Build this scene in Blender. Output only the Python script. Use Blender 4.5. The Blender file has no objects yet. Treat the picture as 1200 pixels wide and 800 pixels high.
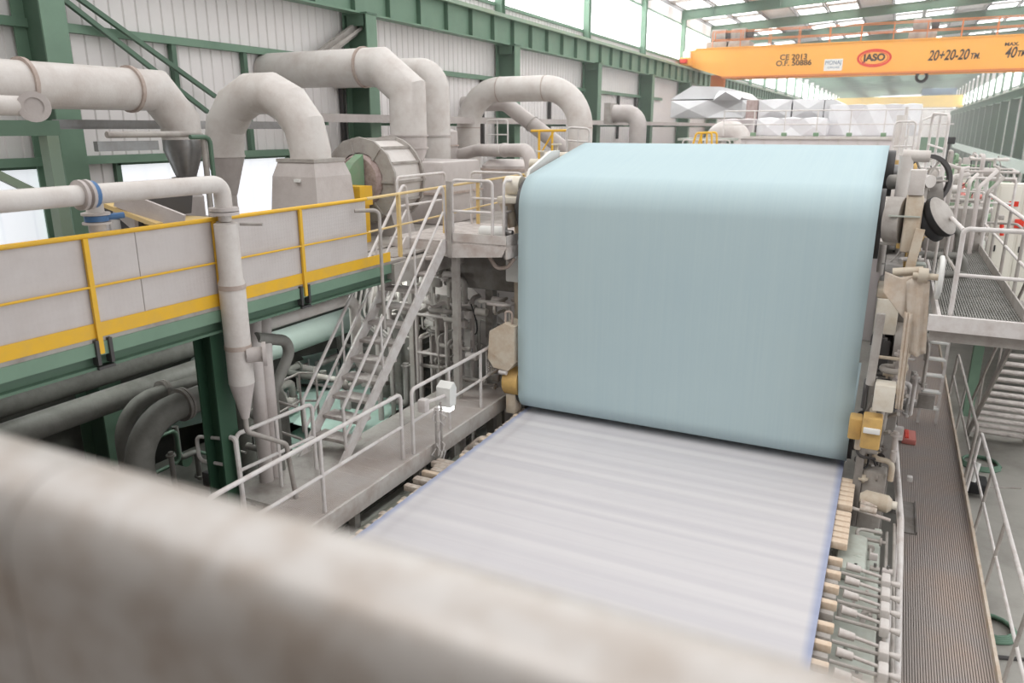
import bpy, bmesh, math, random
from math import sin, cos, atan, sqrt, pi, radians
from mathutils import Vector, Matrix
random.seed(7)
SC = bpy.context.scene
COL = SC.collection

# ------------------------------------------------------------------ camera (eye at the origin; y runs down the hall)
FPX = 885.0
PITCH = atan(250/FPX); YAW = atan(455/sqrt(FPX*FPX+250**2))
cam_d = bpy.data.cameras.new('camera'); cam = bpy.data.objects.new('camera', cam_d); COL.objects.link(cam)
cam_d.sensor_width = 36; cam_d.lens = FPX/1200*36
cam.rotation_euler = (pi/2-PITCH, 0, YAW)
cam_d.clip_start = 0.05; cam_d.clip_end = 600
cam_d.dof.use_dof = True; cam_d.dof.focus_distance = 12.5; cam_d.dof.aperture_fstop = 1.15
SC.camera = cam
fwd = Vector((-sin(YAW)*cos(PITCH), cos(YAW)*cos(PITCH), -sin(PITCH)))
rgt = Vector((cos(YAW), sin(YAW), 0)); upv = rgt.cross(fwd)
def at(px, py, x=None, y=None, z=None):
    "the point of the plane x=, y= or z= that a pixel of the photograph looks at"
    d = fwd*FPX + rgt*(px-600) + upv*(400-py)
    t = x/d.x if x is not None else y/d.y if y is not None else z/d.z
    return d*t

# ------------------------------------------------------------------ light
W = bpy.data.worlds.new('world'); SC.world = W; W.use_nodes = True
bg = W.node_tree.nodes['Background']; bg.inputs[0].default_value = (1.0, 0.993, 0.985, 1); bg.inputs[1].default_value = 1.25
sun_d = bpy.data.lights.new('sun', 'SUN'); sun_d.energy = 0.8; sun_d.angle = radians(25); sun_d.color = (1, 0.97, 0.93)
sun = bpy.data.objects.new('sun', sun_d); COL.objects.link(sun); sun.rotation_euler = (radians(28), radians(-22), 0); sun.location = (0, 0, 20)
vs = SC.view_settings; vs.view_transform = 'Standard'; vs.look = 'None'; vs.exposure = 0.18; vs.gamma = 1.0; vs.use_curve_mapping = False
SC.cycles.max_bounces = 6; SC.cycles.diffuse_bounces = 4; SC.cycles.use_denoising = True
SC.cycles.transparent_max_bounces = 8

# ------------------------------------------------------------------ materials
def srgb(r, g, b):
    f = lambda c: (c/255/12.92) if c/255 <= 0.04045 else ((c/255+0.055)/1.055)**2.4
    return (f(r), f(g), f(b), 1)
def mat(name, c, rough=0.6, metal=0.0, dirt=None, amt=0.35, scale=1.5, bump=0.0, bscale=30, stripes=None, emis=None, spec=0.4):
    m = bpy.data.materials.new(name); m.use_nodes = True
    nt = m.node_tree; b = nt.nodes['Principled BSDF']
    col = srgb(*c)
    b.inputs['Base Color'].default_value = col; b.inputs['Roughness'].default_value = rough; b.inputs['Metallic'].default_value = metal
    b.inputs['Specular IOR Level'].default_value = spec
    tc = nt.nodes.new('ShaderNodeTexCoord')
    last = None
    if dirt:
        n = nt.nodes.new('ShaderNodeTexNoise'); n.inputs['Scale'].default_value = scale; n.inputs['Detail'].default_value = 6; n.inputs['Roughness'].default_value = 0.65
        nt.links.new(tc.outputs['Object'], n.inputs['Vector'])
        r = nt.nodes.new('ShaderNodeValToRGB'); r.color_ramp.elements[0].position = 0.42; r.color_ramp.elements[1].position = 0.72
        r.color_ramp.elements[0].color = (0, 0, 0, 1); r.color_ramp.elements[1].color = (amt, amt, amt, 1)
        nt.links.new(n.outputs['Fac'], r.inputs['Fac'])
        mx = nt.nodes.new('ShaderNodeMix'); mx.data_type = 'RGBA'
        mx.inputs[6].default_value = col; mx.inputs[7].default_value = srgb(*dirt)
        nt.links.new(r.outputs['Color'], mx.inputs[0]); last = mx.outputs[2]
    if stripes:
        axis, per, c2, w, soft = stripes
        sp = nt.nodes.new('ShaderNodeSeparateXYZ'); nt.links.new(tc.outputs['Object'], sp.inputs[0])
        md = nt.nodes.new('ShaderNodeMath'); md.operation = 'PINGPONG'; md.inputs[1].default_value = per/2
        nt.links.new(sp.outputs[axis], md.inputs[0])
        mr = nt.nodes.new('ShaderNodeMapRange'); mr.inputs[1].default_value = w*per/2; mr.inputs[2].default_value = (w+soft)*per/2
        nt.links.new(md.outputs[0], mr.inputs[0])
        mx = nt.nodes.new('ShaderNodeMix'); mx.data_type = 'RGBA'; nt.links.new(mr.outputs[0], mx.inputs[0])
        if last: nt.links.new(last, mx.inputs[7])
        else: mx.inputs[7].default_value = col
        mx.inputs[6].default_value = srgb(*c2); last = mx.outputs[2]
    if last: nt.links.new(last, b.inputs['Base Color'])
    if bump:
        n2 = nt.nodes.new('ShaderNodeTexNoise'); n2.inputs['Scale'].default_value = bscale; n2.inputs['Detail'].default_value = 4
        nt.links.new(tc.outputs['Object'], n2.inputs['Vector'])
        bp = nt.nodes.new('ShaderNodeBump'); bp.inputs['Strength'].default_value = bump; bp.inputs['Distance'].default_value = 0.02
        nt.links.new(n2.outputs['Fac'], bp.inputs['Height']); nt.links.new(bp.outputs[0], b.inputs['Normal'])
    if emis:
        b.inputs['Emission Color'].default_value = srgb(*c); b.inputs['Emission Strength'].default_value = emis
    return m
M = dict(
 duct=mat('duct_paint', (208,203,199), 0.5, dirt=(176,163,156), amt=0.55, scale=2.2, bump=0.15),
 duct2=mat('duct_paint_grey', (194,187,184), 0.55, dirt=(152,139,135), amt=0.5, scale=1.6, bump=0.15),
 seam=mat('seam_bead', (182,168,160), 0.7, dirt=(145,122,110), amt=0.6, scale=6),
 white=mat('white_rail_paint', (214,210,208), 0.45, dirt=(165,145,138), amt=0.45, scale=5),
 whitebeam=mat('white_beam_paint', (205,200,196), 0.5, dirt=(150,120,108), amt=0.55, scale=3),
 dusty=mat('dusty_steel', (172,167,162), 0.65, dirt=(120,108,100), amt=0.6, scale=2.5, bump=0.2),
 dusty2=mat('dusty_grey_steel', (142,138,134), 0.7, dirt=(96,84,76), amt=0.65, scale=2.5, bump=0.2),
 steel=mat('bare_steel', (150,150,150), 0.35, 0.7, dirt=(110,100,95), amt=0.4, scale=4),
 pipe_u=mat('lower_pipe_grey', (128,127,122), 0.6, dirt=(88,86,80), amt=0.6, scale=2.5, bump=0.1),
 green=mat('green_paint', (116,144,124), 0.5, dirt=(98,124,108), amt=0.5, scale=1.2),
 green_d=mat('deep_green_paint', (92,118,100), 0.5, dirt=(78,98,86), amt=0.5, scale=1.2),  # deep green, also the shaded tone of the column webs
 green_l=mat('pale_green_paint', (146,166,148), 0.5, dirt=(150,158,128), amt=0.5, scale=0.8),
 guard=mat('guard_green', (120,152,122), 0.6, dirt=(150,150,135), amt=0.5, scale=3),
 yellow=mat('yellow_paint', (226,178,48), 0.5, dirt=(196,160,90), amt=0.4, scale=4),
 yellow_p=mat('faded_yellow_paint', (214,186,128), 0.5, dirt=(190,175,150), amt=0.5, scale=4),
 crane=mat('crane_orange', (240,172,74), 0.5, dirt=(234,160,70), amt=0.4, scale=0.3),
 crane_y=mat('crane_yellow', (232,196,104), 0.55, dirt=(205,170,100), amt=0.4, scale=0.3),
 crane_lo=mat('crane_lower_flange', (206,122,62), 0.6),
 ink=mat('black_lettering', (60,44,36), 0.7), red=mat('red_paint', (214,58,40), 0.5), redpipe=mat('red_oxide', (196,120,112), 0.6),
 signw=mat('sign_white', (225,225,222), 0.5), blue=mat('blue_paint', (74,112,156), 0.5), blue_t=mat('trolley_blue', (84,110,134), 0.6),
 black=mat('black_rubber', (40,40,42), 0.6), darkst=mat('dark_steel', (78,76,76), 0.5, 0.3),
 foil=mat('foil_cladding', (226,226,228), 0.42, 0.3, dirt=(196,192,194), amt=0.5, scale=1.0, bump=0.25, bscale=4),
 hood=mat('hood_panel', (210,203,203), 0.5, dirt=(190,180,181), amt=0.5, scale=0.5),
 clad=mat('wall_cladding', (232,228,227), 0.6, dirt=(212,206,205), amt=0.5, scale=0.25),
 concrete=mat('concrete_floor', (168,166,160), 0.6, dirt=(128,124,118), amt=0.7, scale=0.6, bump=0.1),
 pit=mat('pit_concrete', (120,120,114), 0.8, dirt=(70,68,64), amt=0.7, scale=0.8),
 roof=mat('roof_sheet', (226,224,224), 0.6), roofd=mat('roof_purlin', (150,150,152), 0.6),
 glass=mat('daylight_pane', (255,255,255), 0.5, emis=2.6, stripes=(1, 1.1, (228,232,240), 0.06, 0.05)),
 glass2=mat('low_daylight_pane', (246,249,255), 0.5, emis=0.55, stripes=(1, 0.62, (205,214,228), 0.04, 0.03)),
 sky=mat('skylight_pane', (255,255,255), 0.5, emis=3.0),
 tarp=mat('stained_canvas', (208,197,184), 0.8, dirt=(182,154,126), amt=0.7, scale=4, bump=0.3, bscale=9),
 beige=mat('stained_beige_paint', (200,190,174), 0.6, dirt=(166,132,100), amt=0.6, scale=3.5, bump=0.1),
 ochre=mat('ochre_paint', (204,168,104), 0.6, dirt=(150,120,84), amt=0.5, scale=5),
 cream=mat('cream_cap', (222,216,204), 0.5, dirt=(190,172,146), amt=0.5, scale=4),
 palegreen=mat('pale_green_machine', (178,184,176), 0.55, dirt=(150,142,130), amt=0.5, scale=4),
 trough=mat('trough_slime', (150,152,142), 0.7, dirt=(120,122,110), amt=0.7, scale=2),
 green_k=mat('dark_green_paint', (52,84,64), 0.5, dirt=(44,70,56), amt=0.5, scale=1.2),  # dark green, also the shaded tone of the right column webs
 mint=mat('mint_roll_cover', (192,207,200), 0.45, dirt=(176,192,184), amt=0.5, scale=2),
 broke=mat('mint_paper_sheet', (196,222,212), 0.7, dirt=(170,196,186), amt=0.4, scale=2),
 crust=mat('pulp_crust', (196,186,176), 0.9, dirt=(150,120,100), amt=0.7, scale=12, bump=0.6, bscale=25),
 wood=mat('cream_end_block', (220,202,182), 0.7, dirt=(196,160,128), amt=0.6, scale=10),
 tread=mat('stair_tread', (198,191,187), 0.7, dirt=(118,104,98), amt=0.6, scale=5),
 grate=mat('grating_bar', (204,196,192), 0.65, dirt=(176,158,148), amt=0.6, scale=1.2),
 grate_r=mat('grating_bar_right', (168,160,156), 0.7, dirt=(182,162,148), amt=0.8, scale=0.9),
 gratebase=mat('grating_shadow_side', (146,138,132), 0.8, dirt=(158,140,126), amt=0.6, scale=0.8),  # sheet under the grating bars, a little darker than the bars
 cabinet=mat('cabinet_paint', (214,210,200), 0.5), hose=mat('green_hose', (104,134,116), 0.6),
 tubeglow=mat('tube_glow', (255,255,255), 0.5, emis=4.0),  # glow of the fill tubes added under the deck
 lampglass=mat('lamp_glow', (255,255,255), 0.5, emis=3.0),
 insul=mat('wool_lagging', (176,158,154), 0.9, dirt=(130,110,104), amt=0.7, scale=9, bump=0.5, bscale=20),
)
def felt_mat():
    m = mat('blue_press_felt', (186,203,204), 0.85, spec=0.15)
    nt = m.node_tree; b = nt.nodes['Principled BSDF']; tc = nt.nodes.new('ShaderNodeTexCoord')
    mp = nt.nodes.new('ShaderNodeMapping'); mp.inputs['Scale'].default_value = (14, 0.25, 0.25); nt.links.new(tc.outputs['Object'], mp.inputs[0])
    n = nt.nodes.new('ShaderNodeTexNoise'); n.inputs['Scale'].default_value = 2.0; n.inputs['Detail'].default_value = 5; nt.links.new(mp.outputs[0], n.inputs['Vector'])
    n3 = nt.nodes.new('ShaderNodeTexNoise'); n3.inputs['Scale'].default_value = 0.5; nt.links.new(tc.outputs['Object'], n3.inputs['Vector'])
    ad = nt.nodes.new('ShaderNodeMath'); ad.operation = 'ADD'; nt.links.new(n.outputs['Fac'], ad.inputs[0]); nt.links.new(n3.outputs['Fac'], ad.inputs[1])
    mr = nt.nodes.new('ShaderNodeMapRange'); mr.inputs[1].default_value = 0.7; mr.inputs[2].default_value = 1.3; nt.links.new(ad.outputs[0], mr.inputs[0])
    mx = nt.nodes.new('ShaderNodeMix'); mx.data_type = 'RGBA'; mx.inputs[6].default_value = srgb(176,196,202); mx.inputs[7].default_value = srgb(181,200,204)
    nt.links.new(mr.outputs[0], mx.inputs[0]); nt.links.new(mx.outputs[2], b.inputs['Base Color'])
    return m
M['felt'] = felt_mat()
def wire_mat():
    m = mat('forming_fabric', (214,216,224), 0.55, spec=0.3)
    nt = m.node_tree; b = nt.nodes['Principled BSDF']; tc = nt.nodes.new('ShaderNodeTexCoord')
    mp = nt.nodes.new('ShaderNodeMapping'); mp.inputs['Scale'].default_value = (0.05, 4.2, 1); nt.links.new(tc.outputs['Object'], mp.inputs[0])
    n = nt.nodes.new('ShaderNodeTexNoise'); n.inputs['Scale'].default_value = 1.0; n.inputs['Detail'].default_value = 3; nt.links.new(mp.outputs[0], n.inputs['Vector'])
    mr = nt.nodes.new('ShaderNodeMapRange'); mr.inputs[1].default_value = 0.36; mr.inputs[2].default_value = 0.64; nt.links.new(n.outputs['Fac'], mr.inputs[0])
    mx = nt.nodes.new('ShaderNodeMix'); mx.data_type = 'RGBA'; mx.inputs[6].default_value = srgb(197,194,198); mx.inputs[7].default_value = srgb(208,205,207)
    nt.links.new(mr.outputs[0], mx.inputs[0])
    # blue selvedge and a faint dark lane along each side
    sp = nt.nodes.new('ShaderNodeSeparateXYZ'); nt.links.new(tc.outputs['Object'], sp.inputs[0])
    ab = nt.nodes.new('ShaderNodeMath'); ab.operation = 'ABSOLUTE'; nt.links.new(sp.outputs[0], ab.inputs[0])
    r = nt.nodes.new('ShaderNodeValToRGB'); dv = nt.nodes.new('ShaderNodeMath'); dv.operation = 'DIVIDE'; dv.inputs[1].default_value = 2.84
    nt.links.new(ab.outputs[0], dv.inputs[0]); nt.links.new(dv.outputs[0], r.inputs['Fac'])
    e = r.color_ramp.elements; e[0].position = 0.955; e[0].color = (1,1,1,1); e[1].position = 0.985; e[1].color = srgb(200,211,238)
    mu = nt.nodes.new('ShaderNodeMix'); mu.data_type = 'RGBA'; mu.blend_type = 'MULTIPLY'; mu.inputs[0].default_value = 1
    nt.links.new(mx.outputs[2], mu.inputs[6]); nt.links.new(r.outputs['Color'], mu.inputs[7]); nt.links.new(mu.outputs[2], b.inputs['Base Color'])
    return m
M['wire'] = wire_mat()
def parapet_mat():
    m = mat('brushed_parapet', (208,203,199), 0.38, 0.4, dirt=(166,148,132), amt=0.75, scale=9, spec=0.5)
    return m
M['parapet'] = parapet_mat()
def chequer_mat():
    m = mat('chequer_plate', (196,190,188), 0.5, dirt=(176,166,162), amt=0.4, scale=2)
    nt = m.node_tree; b = nt.nodes['Principled BSDF']; tc = nt.nodes.new('ShaderNodeTexCoord')
    mp = nt.nodes.new('ShaderNodeMapping'); mp.inputs['Rotation'].default_value = (radians(45), 0, 0); nt.links.new(tc.outputs['Object'], mp.inputs[0])
    ch = nt.nodes.new('ShaderNodeTexChecker'); ch.inputs['Scale'].default_value = 26
    nt.links.new(mp.outputs[0], ch.inputs['Vector'])
    bp = nt.nodes.new('ShaderNodeBump'); bp.inputs['Strength'].default_value = 0.5; bp.inputs['Distance'].default_value = 0.01
    nt.links.new(ch.outputs['Fac'], bp.inputs['Height']); nt.links.new(bp.outputs[0], b.inputs['Normal'])
    return m
M['chequer'] = chequer_mat()

# ------------------------------------------------------------------ mesh helpers
class MB:
    def __init__(s): s.v = []; s.f = []
    def add(s, vs_, fs):
        n = len(s.v); s.v += [tuple(p) for p in vs_]; s.f += [tuple(i+n for i in f) for f in fs]; return s
    def box(s, a, b):
        x0, y0, z0 = [min(a[i], b[i]) for i in range(3)]; x1, y1, z1 = [max(a[i], b[i]) for i in range(3)]
        return s.add([(x0,y0,z0),(x1,y0,z0),(x1,y1,z0),(x0,y1,z0),(x0,y0,z1),(x1,y0,z1),(x1,y1,z1),(x0,y1,z1)],
                     [(0,3,2,1),(4,5,6,7),(0,1,5,4),(1,2,6,5),(2,3,7,6),(3,0,4,7)])
    def bbox(s, a, b, c=0.02):
        "box with chamfered vertical and horizontal edges"
        bm = bmesh.new(); bmesh.ops.create_cube(bm, size=1)
        x0, y0, z0 = [min(a[i], b[i]) for i in range(3)]; x1, y1, z1 = [max(a[i], b[i]) for i in range(3)]
        for v in bm.verts: v.co = Vector(((x0+x1)/2+v.co.x*(x1-x0), (y0+y1)/2+v.co.y*(y1-y0), (z0+z1)/2+v.co.z*(z1-z0)))
        bmesh.ops.bevel(bm, geom=bm.edges[:], offset=c, segments=2, affect='EDGES', profile=0.5)
        return s.bm(bm)
    def bm(s, bm):
        bm.verts.index_update(); s.add([v.co for v in bm.verts], [[v.index for v in f.verts] for f in bm.faces]); bm.free(); return s
    def bar(s, p, q, w, h, up=(0,0,1)):
        "rectangular bar from p to q, w wide and h high"
        p = Vector(p); q = Vector(q); d = (q-p).normalized(); u = Vector(up)
        if abs(d.dot(u)) > 0.97: u = Vector((1,0,0))
        r = d.cross(u).normalized(); u = r.cross(d).normalized()
        vs_ = []
        for c in (p, q):
            for a, b in ((-1,-1),(1,-1),(1,1),(-1,1)): vs_.append(c + r*a*w/2 + u*b*h/2)
        return s.add(vs_, [(3,2,1,0),(4,5,6,7),(0,1,5,4),(1,2,6,5),(2,3,7,6),(3,0,4,7)])
    def tube(s, pts, r, n=12, closed=False, cap=True):
        pts = [Vector(p) for p in pts]; m = len(pts)
        rs = r if isinstance(r, (list, tuple)) else [r]*m
        t0 = (pts[1]-pts[0]).normalized(); u = Vector((0,0,1)) if abs(t0.z) < 0.9 else Vector((0,1,0))
        u = (u - t0*u.dot(t0)).normalized(); rings = []
        for i in range(m):
            if closed: t = (pts[(i+1)%m]-pts[i-1]).normalized()
            elif i == 0: t = t0
            elif i == m-1: t = (pts[-1]-pts[-2]).normalized()
            else:
                t = ((pts[i+1]-pts[i]).normalized()+(pts[i]-pts[i-1]).normalized())
                t = t.normalized() if t.length > 1e-6 else t0
            u = (u - t*u.dot(t)).normalized(); w = t.cross(u); k = 1.0
            if not closed and 0 < i < m-1:
                c = max(0.5, t.dot((pts[i]-pts[i-1]).normalized())); kdir = ((pts[i+1]-pts[i]).normalized()-(pts[i]-pts[i-1]).normalized())
                kd = kdir.normalized() if kdir.length > 1e-6 else None
            else: kd = None; c = 1
            ring = []
            for j in range(n):
                a = 2*pi*j/n; o = u*cos(a)*rs[i] + w*sin(a)*rs[i]
                if kd is not None: o = o + kd*o.dot(kd)*(1/c-1)
                ring.append(pts[i]+o)
            rings.append(ring)
        vs_ = [p for r_ in rings for p in r_]; fs = []
        for i in range(m if closed else m-1):
            a = i*n; b = ((i+1) % m)*n
            for j in range(n): fs.append((a+j, a+(j+1)%n, b+(j+1)%n, b+j))
        if cap and not closed: fs.append(tuple(range(n))[::-1]); fs.append(tuple(range((m-1)*n, m*n)))
        return s.add(vs_, fs)
    def ring(s, c, axis, r0, r1, h, n=24):
        "flat ring (flange) centred on c along axis: hole r0, rim r1, thickness h"
        c = Vector(c); ax = Vector(axis).normalized(); u = Vector((0,0,1)) if abs(ax.z) < 0.9 else Vector((1,0,0)); u = (u-ax*u.dot(ax)).normalized(); w = ax.cross(u)
        vs_ = []
        for dz, r in ((-h/2,r0),(-h/2,r1),(h/2,r1),(h/2,r0)):
            for j in range(n): a = 2*pi*j/n; vs_.append(c+ax*dz+u*cos(a)*r+w*sin(a)*r)
        fs = []
        for k in range(4):
            for j in range(n): fs.append((k*n+j, k*n+(j+1)%n, ((k+1)%4)*n+(j+1)%n, ((k+1)%4)*n+j))
        return s.add(vs_, fs)
    def prism(s, poly, axis, a, b):
        "extrude a 2-D outline along an axis (0,1,2) from a to b"
        n = len(poly); vs_ = []
        for t in (a, b):
            for p in poly:
                q = list(p); q.insert(axis, t); vs_.append(tuple(q))
        return s.add(vs_, [tuple(range(n))[::-1], tuple(range(n, 2*n))]+[(i,(i+1)%n,n+(i+1)%n,n+i) for i in range(n)])
    def build(s, name, m, parent=None, smooth=40):
        me = bpy.data.meshes.new(name)
        if parent is None:
            xs = [p[0] for p in s.v]; ys = [p[1] for p in s.v]; zs = [p[2] for p in s.v]
            org = Vector(((min(xs)+max(xs))/2, (min(ys)+max(ys))/2, min(zs)))
        else: org = wloc(parent)
        me.from_pydata([(p[0]-org.x, p[1]-org.y, p[2]-org.z) for p in s.v], [], s.f)
        bm = bmesh.new(); bm.from_mesh(me); bmesh.ops.recalc_face_normals(bm, faces=bm.faces[:]); bm.to_mesh(me); bm.free()
        me.materials.append(M[m] if isinstance(m, str) else m)
        if smooth:
            me.shade_smooth(); me.set_sharp_from_angle(angle=radians(smooth))
        o = bpy.data.objects.new(name, me); COL.objects.link(o)
        if parent is None: o.location = org
        else: o.parent = parent
        return o
def wloc(o):
    l = Vector(o.location)
    while o.parent: o = o.parent; l += Vector(o.location)
    return l
def tag(o, label, cat, group=None, kind=None):
    if label: o['label'] = label
    if cat: o['category'] = cat
    if group: o['group'] = group
    if kind: o['kind'] = kind
    return o
def struct(o): o['kind'] = 'structure'; return o
def thing(name, label, cat, loc, group=None):
    o = bpy.data.objects.new(name, None); COL.objects.link(o); o.location = Vector(loc); o.empty_display_size = 0.1
    return tag(o, label, cat, group)
def dup(o, parent=None):
    c = o.copy(); COL.objects.link(c)
    if parent is not None: c.parent = parent
    for ch in list(o.children): dup(ch, c)
    return c
def fillet(pts, r, n=5, closed=False):
    pts = [Vector(p) for p in pts]; out = []; m = len(pts)
    for i in range(m):
        if not closed and i in (0, m-1): out.append(pts[i]); continue
        a = pts[i-1]; b = pts[i]; c = pts[(i+1) % m]; d1 = a-b; d2 = c-b; l1 = d1.length; l2 = d2.length; d1 = d1/l1; d2 = d2/l2
        ang = d1.angle(d2)
        if ang > pi-0.02: out.append(b); continue
        t = min(r/math.tan(ang/2), l1*0.49, l2*0.49); rr = t*math.tan(ang/2)
        p = b+d1*t; q = b+d2*t; cen = b+(d1+d2).normalized()*(rr/sin(ang/2)); v0 = p-cen; v1 = q-cen; tot = v0.angle(v1) if v0.length > 1e-9 else 0
        for k in range(n+1):
            f = k/n
            out.append(cen + (v0*sin((1-f)*tot)+v1*sin(f*tot))/sin(tot) if tot > 1e-4 else p)
    return out
def rail_loop(name, label, p0, p1, h, posts=0, r=0.022, mid=True, group=None, m='white', cat='railing', corner=0.09, extra=None):
    "a bent-tube guard rail: legs rise from p0 and p1, rounded corners, mid rail and inner posts"
    p0 = Vector(p0); p1 = Vector(p1); up = Vector((0,0,h)); t = thing(name, label, cat, (p0+p1)/2, group)
    MB().tube(fillet([p0, p0+up, p1+up, p1], corner), r, 10).build('rail_frame', m, t)
    if mid: MB().tube([p0+up*0.5, p1+up*0.5], r*0.85, 8).build('mid_rail', m, t)
    for k in range(posts):
        b = p0.lerp(p1, (k+1)/(posts+1)); MB().tube([b, b+up], r*0.9, 8).build('post', m, t)
    return t

# ================================================================== THE HALL
XL, XR, YE = -14.7, 11.6, 228.0
EAVE = 7.3
def roof_z(x): return EAVE + 0.06*(x-XL)
def clad_wall(x, rects, inward, period=0.32, d=0.035):
    mb = MB()
    for (y0, y1, z0, z1) in rects:
        n = max(1, round((y1-y0)/period)); st = (y1-y0)/n; pr = []
        for k in range(n):
            y = y0+k*st; pr += [(y, 0), (y+st*0.78, 0), (y+st*0.84, d), (y+st*0.94, d)]
        pr.append((y1, 0)); m = len(pr)
        mb.add([(x-inward*q, y, z0) for y, q in pr]+[(x-inward*q, y, z1) for y, q in pr], [(i, i+1, m+i+1, m+i) for i in range(m-1)])
    return mb
LW1 = (4.6, 9.7, -3.3, -0.72); LW2 = (10.9, 16.0, -3.3, -0.72); LOWF = -7.6
left_rects = [(-4, LW1[0], LOWF, 0), (LW1[0], LW1[1], LOWF, LW1[2]), (LW1[1], LW2[0], LOWF, 0), (LW2[0], LW2[1], LOWF, LW2[2]), (LW2[1], YE, LOWF, 0),
              (LW1[0], LW1[1], LW1[3], 0), (LW2[0], LW2[1], LW2[3], 0), (-4, 18.9, 0, EAVE), (18.9, YE, 0, 4.62), (18.9, YE, 7.0, EAVE+0.5)]
o = clad_wall(XL, left_rects, 1).build('wall_left', 'clad', smooth=0); struct(o)
o = clad_wall(XR, [(60, YE, LOWF, 4.7), (60, YE, 6.9, roof_z(XR))], -1, 0.6).build('wall_right', 'clad', smooth=0); struct(o)
for i, w in enumerate((LW1, LW2)):
    o = MB().box((XL+0.0, w[0], w[2]), (XL+0.03, w[1], w[3])).build('window_%d' % (i+1), 'glass2'); struct(o)
    f = MB()
    for y in (w[0], w[1]): f.box((XL-0.02, y-0.06, w[2]), (XL+0.1, y+0.06, w[3]+0.06))
    f.box((XL-0.02, w[0], w[3]-0.03), (XL+0.1, w[1], w[3]+0.1)); f.box((XL-0.02, w[0], w[2]-0.1), (XL+0.1, w[1], w[2]))
    f.build('window_frame', 'green_d', o)
colY = [9.4+9.45*k for k in range(24)]
n = 3
for k in range(1, 23):
    o = MB().box((XL-0.02, colY[k]+0.2, 4.62), (XL+0.02, colY[k+1]-0.2, 7.0)).build('window_%d' % n, 'glass'); struct(o); n += 1
    MB().box((XL-0.04, colY[k]+0.2, 4.56), (XL+0.09, colY[k+1]-0.2, 4.68)).box((XL-0.04, colY[k]+0.2, 6.95), (XL+0.09, colY[k+1]-0.2, 7.05)).build('window_frame', 'green', o)
for k in range(6, 23):
    o = MB().box((XR-0.02, colY[k]+0.2, 4.7), (XR+0.02, colY[k+1]-0.2, 6.9)).build('window_%d' % n, 'glass'); struct(o); n += 1
    MB().box((XR-0.09, colY[k]+0.2, 4.64), (XR+0.04, colY[k+1]-0.2, 4.76)).build('window_frame', 'green', o)
# end wall with a long bright strip under the roof
mb = MB()
for x0 in [XL+0.5*i for i in range(53)]:
    if x0+0.5 > XR: break
    for z0, z1 in ((LOWF, 6.9), (8.0, roof_z(x0)+2)):
        mb.add([(x0,YE,z0),(x0+0.4,YE,z0),(x0+0.43,YE-0.05,z0),(x0+0.5,YE-0.05,z0),(x0,YE,z1),(x0+0.4,YE,z1),(x0+0.43,YE-0.05,z1),(x0+0.5,YE-0.05,z1)], [(0,1,5,4),(1,2,6,5),(2,3,7,6)])
struct(mb.build('wall_back', 'clad', smooth=0))
struct(MB().box((XL, YE-0.02, 6.9), (XR, YE+0.02, 8.0)).build('window_%d' % n, 'glass'))
# wall and gallery behind the photographer
struct(MB().box((XL, -4.2, LOWF), (XR, -4, 9.5)).build('wall_front', 'dusty2'))
struct(MB().box((-6, -4, -1.8), (6, 0.56, -1.7)).build('trim_1', 'dusty2'))
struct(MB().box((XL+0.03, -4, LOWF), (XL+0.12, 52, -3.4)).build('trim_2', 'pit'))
# floor
struct(MB().box((XL, -4, LOWF-0.2), (XR, YE, LOWF)).build('floor', 'concrete'))
# roof: opaque sheet with skylight strips between rafters
Y0R = 28.3
mb = MB(); sk = MB()
def roof_slab(m, x0, x1, y0, y1, dz=0.0):
    m.add([(x0,y0,roof_z(x0)+0.75+dz),(x1,y0,roof_z(x1)+0.75+dz),(x1,y1,roof_z(x1)+0.75+dz),(x0,y1,roof_z(x0)+0.75+dz),
           (x0,y0,roof_z(x0)+0.8+dz),(x1,y0,roof_z(x1)+0.8+dz),(x1,y1,roof_z(x1)+0.8+dz),(x0,y1,roof_z(x0)+0.8+dz)],
          [(0,3,2,1),(4,5,6,7),(0,1,5,4),(1,2,6,5),(2,3,7,6),(3,0,4,7)])
xs = [XL+i*(XR-XL)/12 for i in range(13)]
y = Y0R
while y < YE-1:
    for i in range(12):
        light = (i % 3) != 2
        if light:
            roof_slab(sk, xs[i]+0.15, xs[i+1]-0.15, y+0.9, y+4.5); roof_slab(mb, xs[i], xs[i+1], y, y+0.9)
            roof_slab(mb, xs[i], xs[i]+0.15, y+0.9, y+4.5); roof_slab(mb, xs[i+1]-0.15, xs[i+1], y+0.9, y+4.5); roof_slab(mb, xs[i], xs[i+1], y+4.5, y+5.01)
        else: roof_slab(mb, xs[i], xs[i+1], y, y+5.01)
    y += 5.01
ceil = struct(mb.build('ceiling', 'roof', smooth=0)); sk.build('skylight_pane', 'sky', ceil, smooth=0)
pu = MB()
for i in range(13): pu.add([], []); pu.bar((xs[i], Y0R, roof_z(xs[i])+0.65), (xs[i], YE, roof_z(xs[i])+0.65), 0.1, 0.18)
pu.build('purlin', 'roofd', ceil, smooth=0)
ONES = ['first','second','third','fourth','fifth','sixth','seventh','eighth','ninth','tenth','eleventh','twelfth','thirteenth','fourteenth','fifteenth','sixteenth','seventeenth','eighteenth','nineteenth']
def nth(k):
    k += 1
    if k < 20: return ONES[k-1]
    t_ = ['twenty','thirty','forty','fifty'][k//10-2]
    return t_+'-'+ONES[k%10-1] if k % 10 else t_[:-1]+'ieth'
NTH = ONES
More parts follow.
